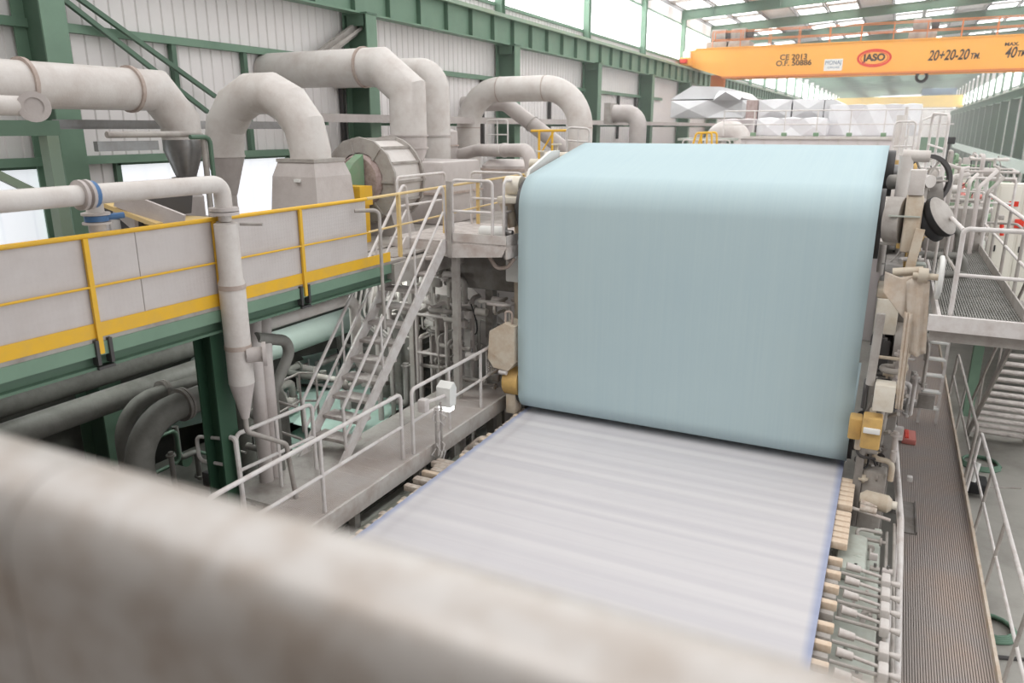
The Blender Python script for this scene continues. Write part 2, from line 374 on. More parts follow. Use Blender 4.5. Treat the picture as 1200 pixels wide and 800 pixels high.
# rafters
for k, y in enumerate(colY[2:]):
    mb = MB(); z0 = roof_z(XL); z1 = roof_z(XR)
    mb.bar((XL, y, z0+0.3), (XR, y, z1+0.3), 0.03, 0.62); mb.bar((XL, y, z0+0.0), (XR, y, z1+0.0), 0.26, 0.05); mb.bar((XL, y, z0+0.6), (XR, y, z1+0.6), 0.26, 0.05)
    for i in range(1, 12, 2): mb.box((xs[i]-0.02, y-0.12, roof_z(xs[i])+0.02), (xs[i]+0.02, y+0.12, roof_z(xs[i])+0.58))
    o = mb.build('roof_beam', 'green_d', smooth=0)
    tag(o, '%s green sloping roof beam across the hall, counted from the camera' % nth(k), 'beam', 'roof beams across the hall')
# columns with flange and web; the web's shade is put into a darker green
def column(x, y, side, z1, label, group, dk='green_d', lt='green'):
    t = thing('steel_column', label, 'column', (x, y, LOWF), group)
    a = x+side*0.12; b = x+side*0.92; zt = 3.08
    MB().box((min(a,b), y-0.015, LOWF), (max(a,b), y+0.015, zt)).build('web', dk, t, smooth=0)
    MB().box((b-0.02*side, y-0.24, LOWF), (b+0.02*side, y+0.24, zt)).build('flange', lt, t, smooth=0)
    MB().box((a-0.02*side, y-0.24, LOWF), (a+0.02*side, y+0.24, zt)).build('flange', lt, t, smooth=0)
    MB().box((min(a,b), y-0.24, zt), (max(a,b)+0.05, y+0.24, zt+0.05)).box((min(a,b)+0.1, y-0.2, zt-0.3), (max(a,b)-0.1, y-0.18, zt)).build('cap_plate', dk, t, smooth=0)
    MB().box((x+side*0.04, y-0.16, zt), (x+side*0.33, y-0.13, z1)).box((x+side*0.04, y+0.13, zt), (x+side*0.33, y+0.16, z1)).box((x+side*0.17, y-0.13, zt), (x+side*0.2, y+0.13, z1)).build('upper_post', lt, t, smooth=0)
    return t
for k, y in enumerate(colY[:-1]):
    lab = '%s green steel column along the left wall, counted from the camera' % nth(k)
    column(XL, y, 1, EAVE, lab, 'columns along the left wall')
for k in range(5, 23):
    column(XR, colY[k], -1, roof_z(XR), '%s green steel column along the right wall, counted from the camera' % nth(k-5), 'columns along the right wall', 'green_k', 'green_d')  # darker green pair than on the left, web shade again in the colour
# crane runway girders: one long beam with stiffeners
def runway(x, side, y0, y1, label):
    xa = x+side*0.55; t = thing('crane_runway_girder', label, 'girder', (xa, (y0+y1)/2, 3.1))
    MB().box((xa-0.015, y0, 3.15), (xa+0.015, y1, 4.1)).build('web', 'green', t, smooth=0)
    MB().box((xa-0.2, y0, 4.1), (xa+0.26, y1, 4.15)).box((xa-0.03, y0, 4.15), (xa+0.03, y1, 4.22)).build('top_flange', 'green_l', t, smooth=0)
    MB().box((xa-0.18, y0, 3.1), (xa+0.18, y1, 3.15)).build('bottom_flange', 'green', t, smooth=0)
    yy = y0+0.4; first = None; n_ = 0; rest = MB()
    while yy < y1:
        if n_ >= 95: rest.box((xa+side*0.015, yy-0.012, 3.15), (xa+side*0.17, yy+0.012, 4.1))
        elif first is None: first = MB().box((xa+side*0.015, yy-0.012, 3.15), (xa+side*0.17, yy+0.012, 4.1)).build('stiffener', 'green_d', t, smooth=0); yf_ = yy
        else: c_ = first.copy(); COL.objects.link(c_); c_.parent = t; c_.location = (0, yy-yf_, 0)
        yy += 1.67; n_ += 1
    if rest.v: rest.build('stiffener', 'green_d', t, smooth=0)['kind'] = 'stuff'
    MB().box((xa+side*0.13, y0, 4.02), (xa+side*0.27, y1, 4.12)).build('edge_angle', 'green_l', t, smooth=0)
    return t
runway(XL, 1, -2, YE, 'long green crane runway girder on the left wall columns')
runway(XR, -1, 58, YE, 'long green crane runway girder on the right wall columns')
# wall rails and studs on the left wall
for z, nm in ((1.85, 'long green horizontal wall rail high on the left cladding'), (-0.62, 'lower green wall rail above the left daylight windows')):
    y1 = 52 if z > 0 else 16.3
    o = MB().box((XL+0.03, -2, z-0.08), (XL+0.2, y1, z+0.08)).build('wall_rail', 'green', smooth=0); tag(o, nm, 'beam')
studs = [12.6, 14.7, 18.4, 23.6, 26.9, 33.4, 36.7, 43.2, 46.4]
for k, y in enumerate(studs):
    o = MB().box((XL+0.04, y-0.06, -0.6 if y > 16.5 else -0.54), (XL+0.17, y+0.06, 1.77)).build('wall_stud', 'darkst' if y > 17 else 'green_d', smooth=0)
    tag(o, ['dark green wall stud behind the twin diagonal braces','dark green wall stud behind the large arched duct'][k] if k < 2 else '%s thin dark wall stud from the camera on the left wall cladding' % nth(k), 'stud', 'studs on the left wall')
# diagonal wind braces
for k, (ax, ay, bx, by) in enumerate(((75, 0, 243, 131), (92, -2, 252, 113))):
    p = at(ax, ay, x=XL+0.35); q = at(bx, by, x=XL+0.35); p = p+(p-q)*0.3
    o = MB().bar(p, q, 0.09, 0.09).build('wind_brace', 'green_d', smooth=0)
    tag(o, ['lower of two parallel green diagonal braces on the left wall', 'upper of two parallel green diagonal braces on the left wall'][k], 'brace', 'diagonal braces on the left wall')
# heavy brace under the girder behind the long duct
o = MB().bar(at(372, 68, x=XL+0.4), at(428, 25, x=XL+0.4), 0.12, 0.3).bar(at(385, 60, x=XL+0.6), at(425, 32, x=XL+0.6), 0.06, 0.08).build('girder_brace', 'dusty', smooth=0)
tag(o, 'pale diagonal brace rising to the second left column under the girder', 'brace')
# cable tray along the left wall
t = thing('cable_tray', 'long grey cable tray running along the left wall columns', 'cable tray', (XL+1.2, 40, 0.15))
MB().box((XL+1.0, 15.5, 0.15), (XL+1.5, 100, 0.18)).box((XL+1.48, 15.5, 0.18), (XL+1.5, 100, 0.36)).box((XL+1.0, 15.5, 0.18), (XL+1.02, 100, 0.36)).build('tray', 'duct2', t, smooth=0)
mb = MB()
for y in range(16, 100, 4): mb.box((XL+0.1, y-0.04, 0.07), (XL+1.5, y+0.04, 0.15))
mb.build('bracket', 'green_d', t, smooth=0)
t = thing('cable_tray', 'short perforated grey cable tray above the near green bracket frame', 'cable tray', (-12.9, 9, 0.1))
MB().box(( -13.1, 8.4, -0.02), (-12.75, 14.5, 0.02)).box((-12.76, 8.4, 0.02), (-12.74, 14.5, 0.14)).build('tray', 'steel', t, smooth=0)

# ================================================================== CRANES
t = thing('overhead_crane', 'orange bridge crane spanning the hall with black lettering', 'crane', (-2, 57.6, 3.4))
YC = 57.0
zb0, zt0 = 3.42, 5.36
prof = [(XL+0.5, 4.3), (XL+0.5, zt0-0.1), (XL+1.2, zt0), (XR-0.5, zt0), (XR-0.5, 4.3), (XR-2.5, zb0), (XL+3.2, zb0), (XL+1.5, 3.95)]
MB().prism([(a, b) for a, b in prof], 1, YC, YC+0.7).build('box_girder', 'crane', t, smooth=0)
MB().prism([(a, b) for a, b in prof], 1, YC+2.4, YC+3.1).build('box_girder', 'crane', t, smooth=0)
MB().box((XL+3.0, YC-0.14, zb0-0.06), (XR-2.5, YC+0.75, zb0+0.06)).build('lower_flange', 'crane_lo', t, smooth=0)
MB().box((XL+1.0, YC-0.08, zt0), (XR-1, YC+0.8, zt0+0.06)).build('top_plate', 'crane', t, smooth=0)
MB().bbox((XL+0.25, YC-1.2, 4.24), (XL+0.85, YC+4.3, 4.75), 0.05).build('end_truck', 'crane', t)
MB().bbox((XR-0.85, YC-1.2, 4.24), (XR-0.25, YC+4.3, 4.75), 0.05).build('end_truck', 'crane', t)
MB().bbox((XL+0.3, YC-1.5, 4.35), (XL+0.8, YC-1.15, 4.65), 0.05).build('buffer', 'red', t)
MB().box((XL+0.3, YC-0.6, 4.75), (XL+0.75, YC-0.1, 5.2)).build('end_lamp_box', 'signw', t)
for yy in (YC-0.05, YC+0.75):
    mb = MB()
    for x in [XL+2.2+1.9*i for i in range(13)]: mb.tube([(x, yy, zt0), (x, yy, zt0+1.1)], 0.03, 6)
    for z in (0.55, 1.1): mb.tube([(XL+2.2, yy, zt0+z), (XR-1.2, yy, zt0+z)], 0.025, 6)
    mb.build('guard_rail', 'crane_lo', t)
# lettering
def text(body, parent, px, py, h, m, shear=0.0, sx=1.0, align='CENTER', y=YC-0.012, bold=0.0, name='lettering'):
    c = bpy.data.curves.new('letters', 'FONT'); c.body = body; c.size = h*1.38; c.extrude = 0.004; c.align_x = align; c.align_y = 'CENTER'; c.shear = shear; c.offset = bold
    tmp = bpy.data.objects.new('letters', c); COL.objects.link(tmp); bpy.context.view_layer.update()
    me = bpy.data.meshes.new_from_object(tmp.evaluated_get(bpy.context.evaluated_depsgraph_get())); COL.objects.unlink(tmp); bpy.data.objects.remove(tmp)
    p = at(px, py, y=y) if not isinstance(px, Vector) else px
    me.transform(Matrix.Translation(p-wloc(parent)) @ Matrix.Rotation(pi/2, 4, 'X') @ Matrix.Diagonal((sx, 1, 1, 1)))
    me.materials.clear(); me.materials.append(M[m]); o = bpy.data.objects.new(name, me); COL.objects.link(o); o.parent = parent; return o
text('CE 2013', t, 930, 67, 0.35, 'ink', sx=1.05, bold=0.008)
text('O.F. 50886', t, 930, 74, 0.35, 'ink', sx=1.05, bold=0.008)
text('20+20-20', t, 1111, 65, 0.62, 'ink', shear=0.25, sx=0.66, bold=0.015)
text('TM.', t, 1142.5, 65.8, 0.34, 'ink', shear=0.2, sx=0.72, bold=0.012)
text('MAX.', t, 1186, 51.7, 0.2, 'ink', sx=1.15, bold=0.008)
text('40', t, 1184, 62, 0.62, 'ink', shear=0.25, sx=0.68, bold=0.015)
text('TM.', t, 1198, 62.8, 0.34, 'ink', shear=0.2, sx=0.72, bold=0.012)
a = at(966.5, 69.5, y=YC); b = at(986.5, 82.5, y=YC)
s = MB().box((a.x, YC-0.03, b.z), (b.x, YC, a.z)).build('sign_plate', 'signw', t)
text('MONAJ', s, 976.5, 73.5, 0.26, 'blue_t', y=YC-0.035, sx=0.85); text('GRUAS', s, 976.5, 79, 0.13, 'blue_t', y=YC-0.035, sx=1.3)
c = at(1024.5, 68, y=YC)
def ellipse(c, a, b, wd, m, nm, par, y0=-0.02):
    mb = MB(); n = 40; vs_ = []
    for k in (1, 0):
        for j in range(n):
            th = 2*pi*j/n; w_ = wd*(1 if k == 0 else 0)
            vs_.append((c.x+(a-w_)*cos(th), YC+y0, c.z+(b-w_)*sin(th)))
    vs_ = vs_+[(x, yy+0.015, z) for x, yy, z in vs_]
    fs = []
    for j in range(n):
        k = (j+1) % n; fs += [(j, k, n+k, n+j), (2*n+j, 3*n+j, 3*n+k, 2*n+k), (j, 2*n+j, 2*n+k, k), (n+j, n+k, 3*n+k, 3*n+j)]
    return mb.add(vs_, fs).build(nm, m, par, smooth=0)
ellipse(c, 1.02, 0.56, 0.13, 'red', 'logo_ring', t); ellipse(c, 0.82, 0.42, 0.05, 'red', 'logo_ring', t)
text('JASO', t, 1024.5, 67.6, 0.42, 'ink', bold=0.025, y=YC-0.015)
# trolley and hooks
def hoist(px, py, label_block):
    p = at(px, py, y=YC+1.5); mb = MB()
    mb.bbox((p.x-0.8, YC+0.5, zt0+0.1), (p.x+0.8, YC+2.5, zt0+0.5), 0.05).build('trolley_frame', 'dusty', t)
    MB().tube([(p.x-0.6, YC+1.4, zt0+0.95), (p.x+0.4, YC+1.4, zt0+0.95)], 0.45, 20).build('winch_drum', 'dusty', t)
    MB().tube([(p.x+0.45, YC+1.4, zt0+0.95), (p.x+0.9, YC+1.4, zt0+0.95)], 0.3, 16).build('hoist_motor', 'darkst', t)
hoist(845, 42, ''); hoist(868, 45, ''); hoist(1081, 40, '')
p = at(841, 101, y=YC+1.4)
t2 = thing('crane_hook', 'orange hook block hanging under the left end of the orange crane', 'hook', p-Vector((0,0,0.9)))
MB().bbox(p+Vector((-0.5,-0.3,-0.1)), p+Vector((0.5,0.3,0.75)), 0.12).build('pulley_block', 'crane_lo', t2)
MB().tube(fillet([p+Vector((0,0,-0.1)), p+Vector((0,0,-0.45)), p+Vector((-0.3,0,-0.6)), p+Vector((0,0,-1.0)), p+Vector((0.32,0,-0.7))], 0.2), 0.09, 10).build('hook', 'black', t2)
MB().tube([p+Vector((-0.25,0,0.7)), Vector((p.x-0.25,p.y,zt0+0.2))], 0.02, 6).tube([p+Vector((0.25,0,0.7)), Vector((p.x+0.25,p.y,zt0+0.2))], 0.02, 6).build('hoist_rope', 'darkst', t2)
p = at(1080, 90, y=YC+1.4)
t2 = thing('crane_hook', 'small dark hook under the middle of the orange crane', 'hook', p-Vector((0,0,0.4)))
MB().tube([p+Vector((0.3*cos(a/12*pi*1.7+1.8), 0, 0.3*sin(a/12*pi*1.7+1.8))) for a in range(13)], 0.09, 8).build('hook', 'black', t2)
MB().bbox(p+Vector((-0.14,-0.14,0.3)), p+Vector((0.14,0.14,0.7)), 0.04).build('pulley_block', 'darkst', t2)
MB().tube([p+Vector((0,0,0.6)), Vector((p.x, p.y, zt0+0.2))], 0.03, 6).build('hoist_rope', 'darkst', t2)
# far crane
t = thing('overhead_crane', 'distant yellow bridge crane with blue trolley near the end wall', 'crane', (-2, 196, 4.3))
prof = [(XL+0.4, 4.5), (XL+0.4, 6.5), (XR-0.4, 6.9), (XR-0.4, 4.4)]
MB().prism(prof, 1, 195, 196).build('box_girder', 'crane_y', t, smooth=0); MB().prism(prof, 1, 198, 199).build('box_girder', 'crane_y', t, smooth=0)
MB().bbox((XL+0.2, 193.5, 4.24), (XL+0.9, 200, 4.8), 0.05).build('end_truck', 'crane_y', t); MB().bbox((XR-0.9, 193.5, 4.24), (XR-0.2, 200, 4.8), 0.05).build('end_truck', 'crane_y', t)
MB().bbox((3.3, 195.3, 6.9), (9.9, 198.3, 8.3), 0.1).build('trolley', 'blue_t', t)
mb = MB()
for i in range(8): mb.tube([(3.4+i*0.9, 195.2, 8.3), (3.4+i*0.9, 195.2, 9.1+0.4*(i % 2))], 0.08, 6)
mb.build('trolley_rail', 'darkst', t)

# ================================================================== LEFT PLATFORM
PZ = -2.2; PX = -7.6
t = thing('operating_platform', 'green-edged raised steel platform along the left wall carrying the ducts', 'platform', (-11, 6, -2.75))
MB().box((XL+0.05, 1.0, PZ-0.05), (PX+0.02, 11.1, PZ)).box((XL+0.05, 11.1, PZ-0.05), (-8.6, 30, PZ)).build('deck', 'dusty', t, smooth=0)
MB().box((PX-0.16, 1.0, PZ-0.2), (PX+0.04, 10.9, PZ-0.05)).build('edge_beam', 'green', t, smooth=0)
MB().box((PX-0.1, 1.0, PZ-0.32), (PX-0.06, 10.9, PZ-0.2)).box((PX-0.2, 1.0, PZ-0.35), (PX+0.03, 10.9, PZ-0.32)).build('edge_web', 'green_d', t, smooth=0)
for yy in (5.15, 8.4):
    MB().box((PX-0.02, yy-0.1, PZ-0.3), (PX+0.07, yy-0.06, PZ-0.02)).box((PX-0.02, yy+0.06, PZ-0.3), (PX+0.07, yy+0.1, PZ-0.02)).box((PX-0.02, yy-0.1, PZ-0.35), (PX+0.07, yy+0.1, PZ-0.32)).build('bracket', 'darkst', t, smooth=0)
for yy in (3.5, 9, 15, 21, 27):
    MB().box((XL+0.2, yy-0.1, PZ-0.3), (PX-0.2 if yy < 11 else -8.7, yy+0.1, PZ-0.05)).build('cross_beam', 'green_d', t, smooth=0)
# platform railing with chequer plate panels
postY = [2.6, 5.12, 6.85, 8.42, 9.75]
t = thing('platform_railing', 'yellow railing with chequered grey infill panels along the left platform edge', 'railing', (PX, 6, PZ))
MB().tube([(PX+0.03, 1.0, PZ+1.1), (PX+0.03, 10.0, PZ+1.1)], 0.028, 10).build('handrail', 'yellow', t)
MB().tube([(PX+0.05, 1.0, PZ+0.56), (PX+0.05, 10.0, PZ+0.56)], 0.014, 8).build('mid_rail', 'yellow', t)
MB().box((PX+0.015, 1.0, PZ), (PX+0.03, 10.6, PZ+0.16)).build('toe_board', 'yellow', t, smooth=0)
for yy in postY[:-1]: MB().box((PX+0.03, yy-0.028, PZ-0.18), (PX+0.065, yy+0.028, PZ+1.08)).build('post', 'yellow', t, smooth=0)
ys = [1.0, 4.1, 5.75, 7.0, 8.5, 10.0]
for a, b in zip(ys[:-1], ys[1:]): MB().box((PX-0.01, a+0.006, PZ+0.02), (PX+0.012, b-0.006, PZ+1.07)).build('infill_panel', 'chequer', t, smooth=0)
t = thing('platform_railing', 'faded yellow tube railing behind the white stair, continuing the left platform edge', 'railing', (-8.3, 14, PZ))
q0 = Vector((PX, 10.05, PZ)); q1 = Vector((-8.3, 18.5, PZ))
for h, r_ in ((1.1, 0.025), (0.56, 0.018)): MB().tube([q0+Vector((0,0,h)), q1+Vector((0,0,h))], r_, 8).build('handrail' if h > 1 else 'mid_rail', 'yellow_p', t)
for f in (0.12, 0.33, 0.52, 0.7, 0.85, 1.0): q = q0.lerp(q1, f); MB().box(q+Vector((-0.03,-0.03,-0.02)), q+Vector((0.03,0.03,1.1))).build('post', 'yellow_p', t, smooth=0)
# near support post of the platform
o = MB().box((-8.0, 6.7, LOWF), (-7.97, 7.0, PZ-0.36)).box((-7.7, 6.7, LOWF), (-7.67, 7.0, PZ-0.36)).box((-7.97, 6.84, LOWF), (-7.7, 6.87, PZ-0.36)).build('platform_post', 'green_k', smooth=0)
tag(o, 'dark green post under the platform beside the small swing gate', 'post')
# near green bracket frame
t = thing('steel_gantry', 'green bracket frame under the long near duct beside the first column', 'frame', (-13, 8, -1))
MB().box((-12.75, 3.5, -0.12), (-12.5, 8.35, 0.12)).build('top_beam', 'green', t, smooth=0)
MB().bar((-12.6, 6.3, -0.12), (-12.6, 8.2, -1.25), 0.12, 0.12).build('brace', 'green_l', t, smooth=0)
MB().box((-12.72, 8.1, PZ), (-12.5, 8.3, -0.12)).build('leg', 'green_l', t, smooth=0)

# ================================================================== DUCTS
def flange(parent, c, axis, r, h=0.05, m='seam', w=0.04, name='flange'):
    return MB().ring(c, axis, r*0.9, r+w, h).build(name, m, parent)
V = Vector
# duct A: long near duct
xA = -11.5; r = 0.335
pA = [at(-260, 118, x=xA), at(20, 109, x=xA), at(182, 106, x=xA), at(212, 150, x=xA)]
pA[0] = V((xA, 3.0, pA[2].z-0.02)); pA[1].z = pA[2].z-0.01
base = V((pA[3].x, pA[3].y, PZ)); t = thing('exhaust_duct', 'long near duct ending in a mitred bend and steel cone, at far left', 'duct', base)
MB().tube([pA[0], pA[1], pA[2], V((base.x, base.y, pA[3].z+0.12)), V((base.x, base.y, -0.2))], r, 28).build('duct_body', 'duct', t)
for q in (at(28, 108, x=xA), at(152, 106, x=xA)): flange(t, V((xA, q.y, pA[2].z)), (0,1,0), r, 0.06)
MB().tube([V((base.x, base.y, -0.2)), V((base.x, base.y, -0.38)), V((base.x, base.y, -0.86))], [r, r, 0.17], 24).build('cone', 'steel', t)
flange(t, V((base.x, base.y, -0.88)), (0,0,1), 0.17, 0.05, 'dusty', 0.08)
MB().tube([V((base.x, base.y, -0.9)), V((base.x, base.y, -1.1)), V((base.x, base.y, -1.2)), V((base.x, base.y, PZ))], [0.15, 0.15, 0.26, 0.26], 20).build('lower_stub', 'duct2', t)
# small pipe with blank end
t = thing('air_pipe', 'short near pipe with two blind ends below the long duct', 'pipe', (-10.6, 5.5, -0.2))
q = at(22, 124, x=-10.6); MB().tube([V((-10.6, 3.0, q.z)), V((-10.6, q.y, q.z))], 0.13, 18).build('pipe_body', 'duct', t)
q2 = at(40, 125, x=-10.4); MB().tube([q2, q2+V((-0.5, 0.35, 0))], 0.17, 20).ring(q2, (0.8,-0.6,0), 0.12, 0.2, 0.04).build('blind_flange', 'duct2', t)
# duct B: large arch
yB = 11.2
def B(px, py): return at(px, py, y=yB)
r = 0.37; L = B(262, 165); R_ = B(363, 165); top = B(310, 110)
t = thing('arched_duct', 'large mitred arch duct standing on a square box at left centre', 'duct', V((R_.x, yB, PZ)))
w_ = (R_.x-L.x)/2; cx = (R_.x+L.x)/2; zc = top.z-w_*0.95
zlo = min(zc, L.z, R_.z)-0.12
pts = [V((L.x, yB, zlo))]+[V((cx-w_*cos(a), yB, zc+w_*0.98*sin(a))) for a in [pi*k/7 for k in range(8)]]+[V((R_.x, yB, zlo))]
MB().tube(pts, r, 28).build('duct_body', 'duct', t, smooth=20)
for k in (2, 4, 6):
    a = pi*(k)/7; c = V((cx-w_*cos(a), yB, zc+w_*0.98*sin(a)))
e = pts[0]
MB().tube([e, e-V((0,0,0.75))], [r, 0.16], 24).build('reducer_cone', 'duct2', t)
MB().tube(fillet([e-V((0,0,0.75)), e-V((0,0,1.15)), e+V((-0.5,0.1,-1.35)), e+V((-0.9,0.1,-1.35))], 0.2), 0.15, 18).build('outlet_elbow', 'duct2', t)
flange(t, pts[0], (0,0,1), r, 0.03, 'duct', 0.012)
f0 = pts[-1]; MB().box(f0+V((-0.44,-0.44,-0.06)), f0+V((0.44,0.44,0))).build('flange', 'dusty', t, smooth=0)
z0 = f0.z-0.06
def frustum(cx, cy, z1, z0, a, b):
    return MB().add([(cx-a,cy-a,z1),(cx+a,cy-a,z1),(cx+a,cy+a,z1),(cx-a,cy+a,z1),(cx-b,cy-b,z0),(cx+b,cy-b,z0),(cx+b,cy+b,z0),(cx-b,cy+b,z0)],[(0,1,2,3),(7,6,5,4),(0,4,5,1),(1,5,6,2),(2,6,7,3),(3,7,4,0)])
frustum(f0.x, yB, z0, z0-0.25, 0.42, 0.5).build('square_hopper', 'duct2', t, smooth=0)
frustum(f0.x, yB, z0-0.25, PZ, 0.5, 0.6).build('square_casing', 'duct2', t, smooth=0)
MB().box((f0.x+0.05, yB-0.56, z0-0.34), (f0.x+0.17, yB-0.5, z0-0.29)).build('label_plate', 'signw', t, smooth=0)
# duct C: from the wall across, mitre bend down to the fan
yC2 = 15.5
c0 = V((XL+0.05, yC2, 1.30)); c2 = at(470, 77, y=yC2); zC = c2.z
xv = at(478, 130, y=yC2).x; r = 0.43
t = thing('fan_outlet_duct', 'large horizontal duct from the wall mitred down onto the fan', 'duct', V((xv, yC2, PZ+1.5)))
xb = at(446, 77, y=yC2).x
MB().tube([V((XL+0.05, yC2, zC)), V((xb, yC2, zC)), V((xv, yC2, zC-0.55)), V((xv, yC2, -0.15))], r, 32).build('duct_body', 'duct', t)
q = at(427, 77, y=yC2); flange(t, V((q.x, yC2, zC)), (1,0,0), r, 0.06)
MB().ring(V((xv, yC2, -0.17)), (0,0,1), r*0.9, r+0.03, 0.03).ring(V((xv, yC2, -0.45)), (0,0,1), r*0.9, r+0.03, 0.03).build('flange', 'duct2', t)
MB().tube([V((xv, yC2, -0.15)), V((xv, yC2, -0.47)), V((xv, yC2, -1.0))], [r, r, 0.26], 28).build('cone', 'duct2', t)
# duct D behind it with domed bend
yD = 18.2; dx = at(511, 110, y=yD).x; dz = at(500, 84, y=yD).z
t = thing('wall_duct', 'duct with a rounded elbow rising directly behind the mitred fan duct', 'duct', V((dx, yD, PZ)))
MB().tube(fillet([V((XL+0.05, yD, dz)), V((dx, yD, dz)), V((dx, yD, PZ))], 0.5, 6), 0.36, 28).build('duct_body', 'duct', t)
MB().ring(V((dx, yD, -0.2)), (0,0,1), 0.3, 0.39, 0.04).build('flange', 'duct2', t)
t = thing('wall_hopper', 'narrow upright box with sloped top right of the fan duct', 'hopper', V((at(517, 170, y=19).x, 19, PZ)))
q = at(517, 150, y=19); MB().prism([(q.x-0.3, PZ), (q.x+0.3, PZ), (q.x+0.3, q.z-0.1), (q.x-0.05, q.z+0.05), (q.x-0.3, q.z+0.05)], 1, 18.7, 19.4).build('casing', 'duct2', t, smooth=0)
MB().box((q.x-0.33, 18.67, q.z-0.5), (q.x+0.33, 19.43, q.z-0.46)).build('seam_strip', 'seam', t, smooth=0)
# duct E: rounded arch at the centre
yE = 24.0
eL = at(549, 140, y=yE); eR = at(680, 140, y=yE); zE = at(615, 107, y=yE).z+0.08; r = 0.41
t = thing('arched_duct', 'smooth rounded arch duct in front of the third left column', 'duct', V(((eL.x+eR.x)/2, yE, PZ)))
MB().tube(fillet([V((eL.x, yE, PZ)), V((eL.x, yE, zE)), V((eR.x, yE, zE)), V((eR.x, yE, PZ))], 1.25, 12), r, 28).build('duct_body', 'duct', t)
for xx in (eL.x+1.25, eR.x-1.25): flange(t, V((xx, yE, zE)), (1,0,0), r, 0.03, 'seam', 0.012)
for xx in (eL.x, eR.x): flange(t, V((xx, yE, zE-1.25)), (0,0,1), r, 0.03, 'seam', 0.012)
# diagonal pipe F
yF = 25.6
a = at(528, 122, y=yF); b = at(592, 121, y=yF); c = at(655, 170, y=yF)
t = thing('slanting_pipe', 'grey pipe leaving the wall and slanting down behind the rounded arch duct', 'pipe', (b.x, yF, PZ))
MB().tube(fillet([V((a.x, yF, b.z)), b, c, c+(c-b)*0.6], 0.5, 5), 0.27, 20).build('pipe_body', 'duct2', t)
MB().ring(V((a.x+0.1, yF, b.z)), (1,0,0), 0.2, 0.38, 0.35).build('flange', 'duct2', t)
m_ = b.lerp(c, 0.5); flange(t, m_, c-b, 0.27, 0.04, 'dusty', 0.03)
# small wall duct with square mouth further back
yG = 34; g = at(742, 133, y=yG)
t = thing('wall_vent_duct', 'small square-mouthed curved duct by the wall left of the foil-clad block', 'duct', V((g.x, yG, PZ)))
MB().tube(fillet([V((g.x-0.9, yG, g.z)), V((g.x+0.25, yG, g.z)), V((g.x+0.25, yG, PZ))], 0.6, 6), 0.38, 20).build('duct_body', 'duct2', t)
MB().box((g.x-1.2, yG-0.5, g.z-0.45), (g.x-0.9, yG+0.5, g.z+0.45)).build('square_mouth', 'dusty', t, smooth=0)
# horizontal pipe G behind the landing rails
a = at(528, 200, y=19.5); b = at(548, 176, y=19.5); c = at(622, 176, y=17.5)
t = thing('process_pipe', 'pale horizontal pipe with a drooping left bend behind the landing rails', 'pipe', (b.x, 19, PZ))
MB().tube(fillet([V((a.x-0.4, 19.5, PZ)), V((a.x, 19.5, b.z-0.2)), V((b.x+0.3, 19.5, b.z)), c, V((c.x+0.1, c.y, PZ))], 0.4, 6), 0.17, 18).build('pipe_body', 'duct2', t)
q = V((b.x+0.3, 19.5, b.z)).lerp(c, 0.55); flange(t, q, c-b, 0.17, 0.04, 'white', 0.02)

# fan with round casing
yf = 13.0; fc = at(424, 212, y=yf)
t = thing('blower_fan', 'large round blower casing with ribbed rim beside the arched duct', 'fan', V((fc.x, yf, PZ)))
n = 14; R1 = 0.84
mb = MB(); ring1 = [(fc.x+R1*cos(2*pi*k/n), fc.z+R1*sin(2*pi*k/n)) for k in range(n)]
mb.prism(ring1, 1, yf, yf+1.1); mb.build('casing', 'duct', t, smooth=0)
MB().ring(V((fc.x, yf-0.03, fc.z)), (0,1,0), 0.58, R1+0.05, 0.06, 14).build('rim_ring', 'dusty', t, smooth=0); MB().ring(V((fc.x, yf+1.0, fc.z)), (0,1,0), 0.7, R1+0.06, 0.06, 28).build('rim_ring', 'dusty', t, smooth=0)
mb = MB()
for k in range(0, n):
    a = 2*pi*(k)/n; p_ = V((fc.x+(R1+0.02)*cos(a), 0, fc.z+(R1+0.02)*sin(a))); mb.bar(V((p_.x, yf, p_.z)), V((p_.x, yf+1.1, p_.z)), 0.04, 0.05)
for k in range(0, n, 2):
    a = 2*pi*k/n; mb.bar(V((fc.x+0.55*cos(a), yf-0.07, fc.z+0.55*sin(a))), V((fc.x+R1*cos(a), yf-0.07, fc.z+R1*sin(a))), 0.05, 0.03, (0,1,0))
mb.build('rib', 'dusty', t, smooth=0)
MB().tube([V((fc.x, yf-0.03, fc.z)), V((fc.x, yf-0.16, fc.z))], [0.56, 0.5], 28).build('inlet_disc', 'insul', t)
MB().prism([(fc.x-0.7, PZ), (fc.x+0.7, PZ), (fc.x+0.45, fc.z-0.3), (fc.x-0.45, fc.z-0.3)], 1, yf+0.2, yf+0.9).build('pedestal', 'duct2', t, smooth=0)
o = MB().prism([(yf-1.75, PZ), (yf-0.2, PZ), (yf-0.2, fc.z+0.55), (yf-0.5, fc.z+0.4), (yf-1.75, PZ+0.5)], 0, fc.x+0.02, fc.x+0.22).build('belt_guard', 'guard', smooth=0)
tag(o, 'green sloping belt guard in front of the round blower casing', 'guard')
q = at(417, 225, y=12.2)
t = thing('fan_motor_frame', 'small yellow motor frame behind the green belt guard', 'motor', (q.x, 12.2, PZ))
MB().box(q+V((-0.3,-0.2,-0.25)), q+V((0.25,0.2,0.12))).build('motor_box', 'yellow', t, smooth=0)
MB().box(V((q.x-0.25,12.05,PZ)), V((q.x-0.15,12.35,q.z-0.25))).build('leg', 'yellow', t, smooth=0); MB().box(V((q.x+0.1,12.05,PZ)), V((q.x+0.2,12.35,q.z-0.25))).build('leg', 'yellow', t, smooth=0)
